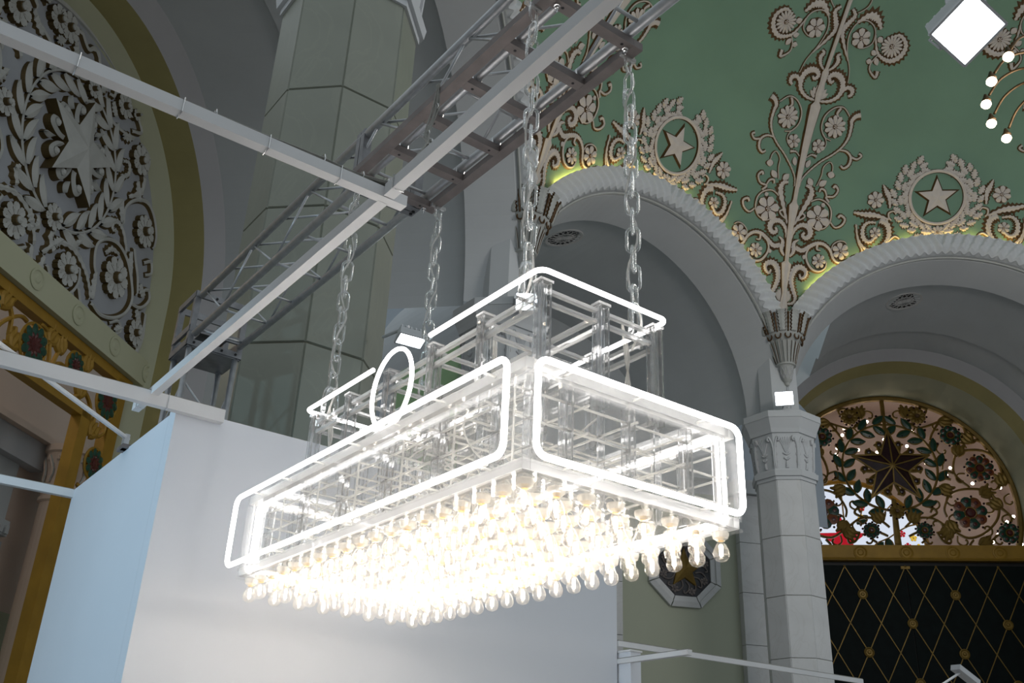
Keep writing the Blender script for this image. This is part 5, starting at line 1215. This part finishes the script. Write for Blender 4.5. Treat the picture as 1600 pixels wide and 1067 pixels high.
# ================================================================ floodlights
def floodlight(loc, aim, w, h, d, label, pole=None, power=None, yoke=True, rot=0.):
    loc = V(loc); dr = V(aim).normalized()
    e = empty('floodlight', (0, 0, 0), label, 'floodlight'); e.matrix_world = frame_at(loc, dr, rot=rot)
    MB().add([(-w / 2, -h / 2, 0), (w / 2, -h / 2, 0), (w / 2, h / 2, 0), (-w / 2, h / 2, 0), (-w * .42, -h * .42, -d), (w * .42, -h * .42, -d), (w * .42, h * .42, -d), (-w * .42, h * .42, -d)], [(0, 1, 5, 4), (1, 2, 6, 5), (2, 3, 7, 6), (3, 0, 4, 7), (4, 5, 6, 7)]).obj('housing', M['house'], e)
    for a, b in (((-1, -1), (1, -1)), ((1, -1), (1, 1)), ((1, 1), (-1, 1)), ((-1, 1), (-1, -1))):
        MB().bar((a[0] * w / 2, a[1] * h / 2, .005), (b[0] * w / 2, b[1] * h / 2, .005), w * .05, .03, up=(0, 0, 1)).obj('bezel', M['house'], e)
    MB().box((-w * .47, -h * .47, -.012), (w * .47, h * .47, -.004)).obj('led_panel', M['flood'], e)
    for i in range(5): MB().box((-w * .36 + i * w * .18 - .01, -h * .38, -d - .05), (-w * .36 + i * w * .18 + .01, h * .38, -d)).obj('heat_fin', M['house'], e)
    if yoke: MB().tube([(-w * .54, 0, -d * .4), (-w * .54, 0, -d - .12), (w * .54, 0, -d - .12), (w * .54, 0, -d * .4)], .015, 6).obj('yoke', M['house'], e)
    if pole:
        inv = e.matrix_world.inverted(); MB().tube([inv @ (loc - dr * (d + .12)), inv @ V(pole)], .02, 8).obj('bracket', M['house'], e)
    if power:
        l = bpy.data.lights.new('floodlight_beam', 'SPOT'); l.energy = power; l.color = (.50, .79, 1); l.spot_size = R_(100); l.spot_blend = .8; l.shadow_soft_size = w * .4
        lo = bpy.data.objects.new('floodlight_beam', l); COL.objects.link(lo); lo.parent = e; lo.matrix_local = Matrix.Translation((0, 0, .05)) @ Matrix.Rotation(PI, 4, 'X')
    return e
floodlight((6.55, 2.82, 7.62), (-.30, -.45, -.84), .44, .44, .24, 'big square floodlight shining below the green dome at upper right', pole=(6.9, 3.1, 11.0), power=60, rot=1.0)
floodlight((25.75, 19.55, 14.85), (-.76, -.58, -.1), .62, .5, .2, 'small square floodlight standing on the capital by the door', pole=(25.85, 19.75, 14.52), yoke=False)
floodlight((14.15, 18.95, 14.25), (-.58, -.78, -.2), .6, .5, .2, 'blue white floodlight shining through the acrylic top frame', pole=(14.25, 19.4, 14.5), yoke=False)
floodlight((5.30, 9.42, 6.75), (-.05, -.38, -.92), .34, .18, .12, 'floodlight on the big marble column beside the far chain', pole=(5.2, 9.95, 6.95), yoke=False, power=25)
# exhibition floodlight aimed at the side of the white wall, hung from the left beam
floodlight((-2.3, 6.4, 3.9), (.94, .28, -.2), .4, .3, .15, 'floodlight hung from the left beam washing the wall end', pole=(-1.15, 6.55, 4.06), yoke=False, power=310)

# ================================================================ brass hall chandelier
bc = V((HC.x, HC.y, 15.35 + EYE))
br = empty('brass_chandelier', bc, 'round brass hall chandelier with globe bulbs at the right edge', 'chandelier')
MB().lathe([(.0, -.6), (.3, -.5), (.45, -.1), (.3, .3), (.18, .8), (.3, 1.6), (.12, 2.0), (.05, 2.2), (.05, 11.5)], 20).obj('stem', M['brass'], br, smooth=True)
MB().tube([(math.cos(2 * PI * i / 48) * 1.25, math.sin(2 * PI * i / 48) * 1.25, .3) for i in range(48)], .07, 8, closed=True).obj('inner_ring', M['brass'], br, smooth=True)
arm_ = MB().tube(cr([(.4, 0, .15), (1.25, 0, .45), (1.9, 0, .75), (2.4, 0, .6), (2.72, 0, .2)], 6), .032, 8).mesh('arm', M['brass'], True)
cup = MB().lathe([(.03, .24), (.05, .18), (.085, .1), (.11, .06), (.10, .03), (.06, .02)], 12, (2.8, 0, 0)).mesh('cup', M['brass'], True)
gb2 = MB().lathe([(0, -.13), (.07, -.105), (.115, -.04), (.115, .0), (.09, .05), (.05, .08)], 14, (2.82, 0, -.02)).mesh('globe_bulb', M['warmbulb'], True)
for i in range(22):
    a = link('arm', arm_, br, Matrix.Rotation(2 * PI * (i + .3) / 22, 4, 'Z')); link('cup', cup, a); link('globe_bulb', gb2, a)

hl = bpy.data.lights.new('brass_chandelier_light', 'POINT'); hl.energy = 1900; hl.color = (1, .95, .9); hl.shadow_soft_size = 2.2
hlo = bpy.data.objects.new('brass_chandelier_light', hl); COL.objects.link(hlo); hlo.parent = br; hlo.location = (0, 0, -.9)

# warm corridor lamp beyond the gold frieze (a pendant out of the photograph's sight)
pl = empty('corridor_pendant', PB(18.2, 11.9, -1.6), 'warm glass pendant lamp in the corridor beyond the frieze', 'lamp')
MB().lathe([(0, -.25), (.18, -.18), (.25, 0), (.18, .18), (.04, .25)], 16).obj('globe', M['warmbulb'], pl, smooth=True); MB().tube([(0, 0, .25), (0, 0, 2.6)], .015, 6).obj('stem', M['brass'], pl)
pld = bpy.data.lights.new('corridor_pendant_light', 'POINT'); pld.energy = 420; pld.color = (1, .80, .62); pld.shadow_soft_size = .28
plo = bpy.data.objects.new('corridor_pendant_light', pld); COL.objects.link(plo); plo.parent = pl
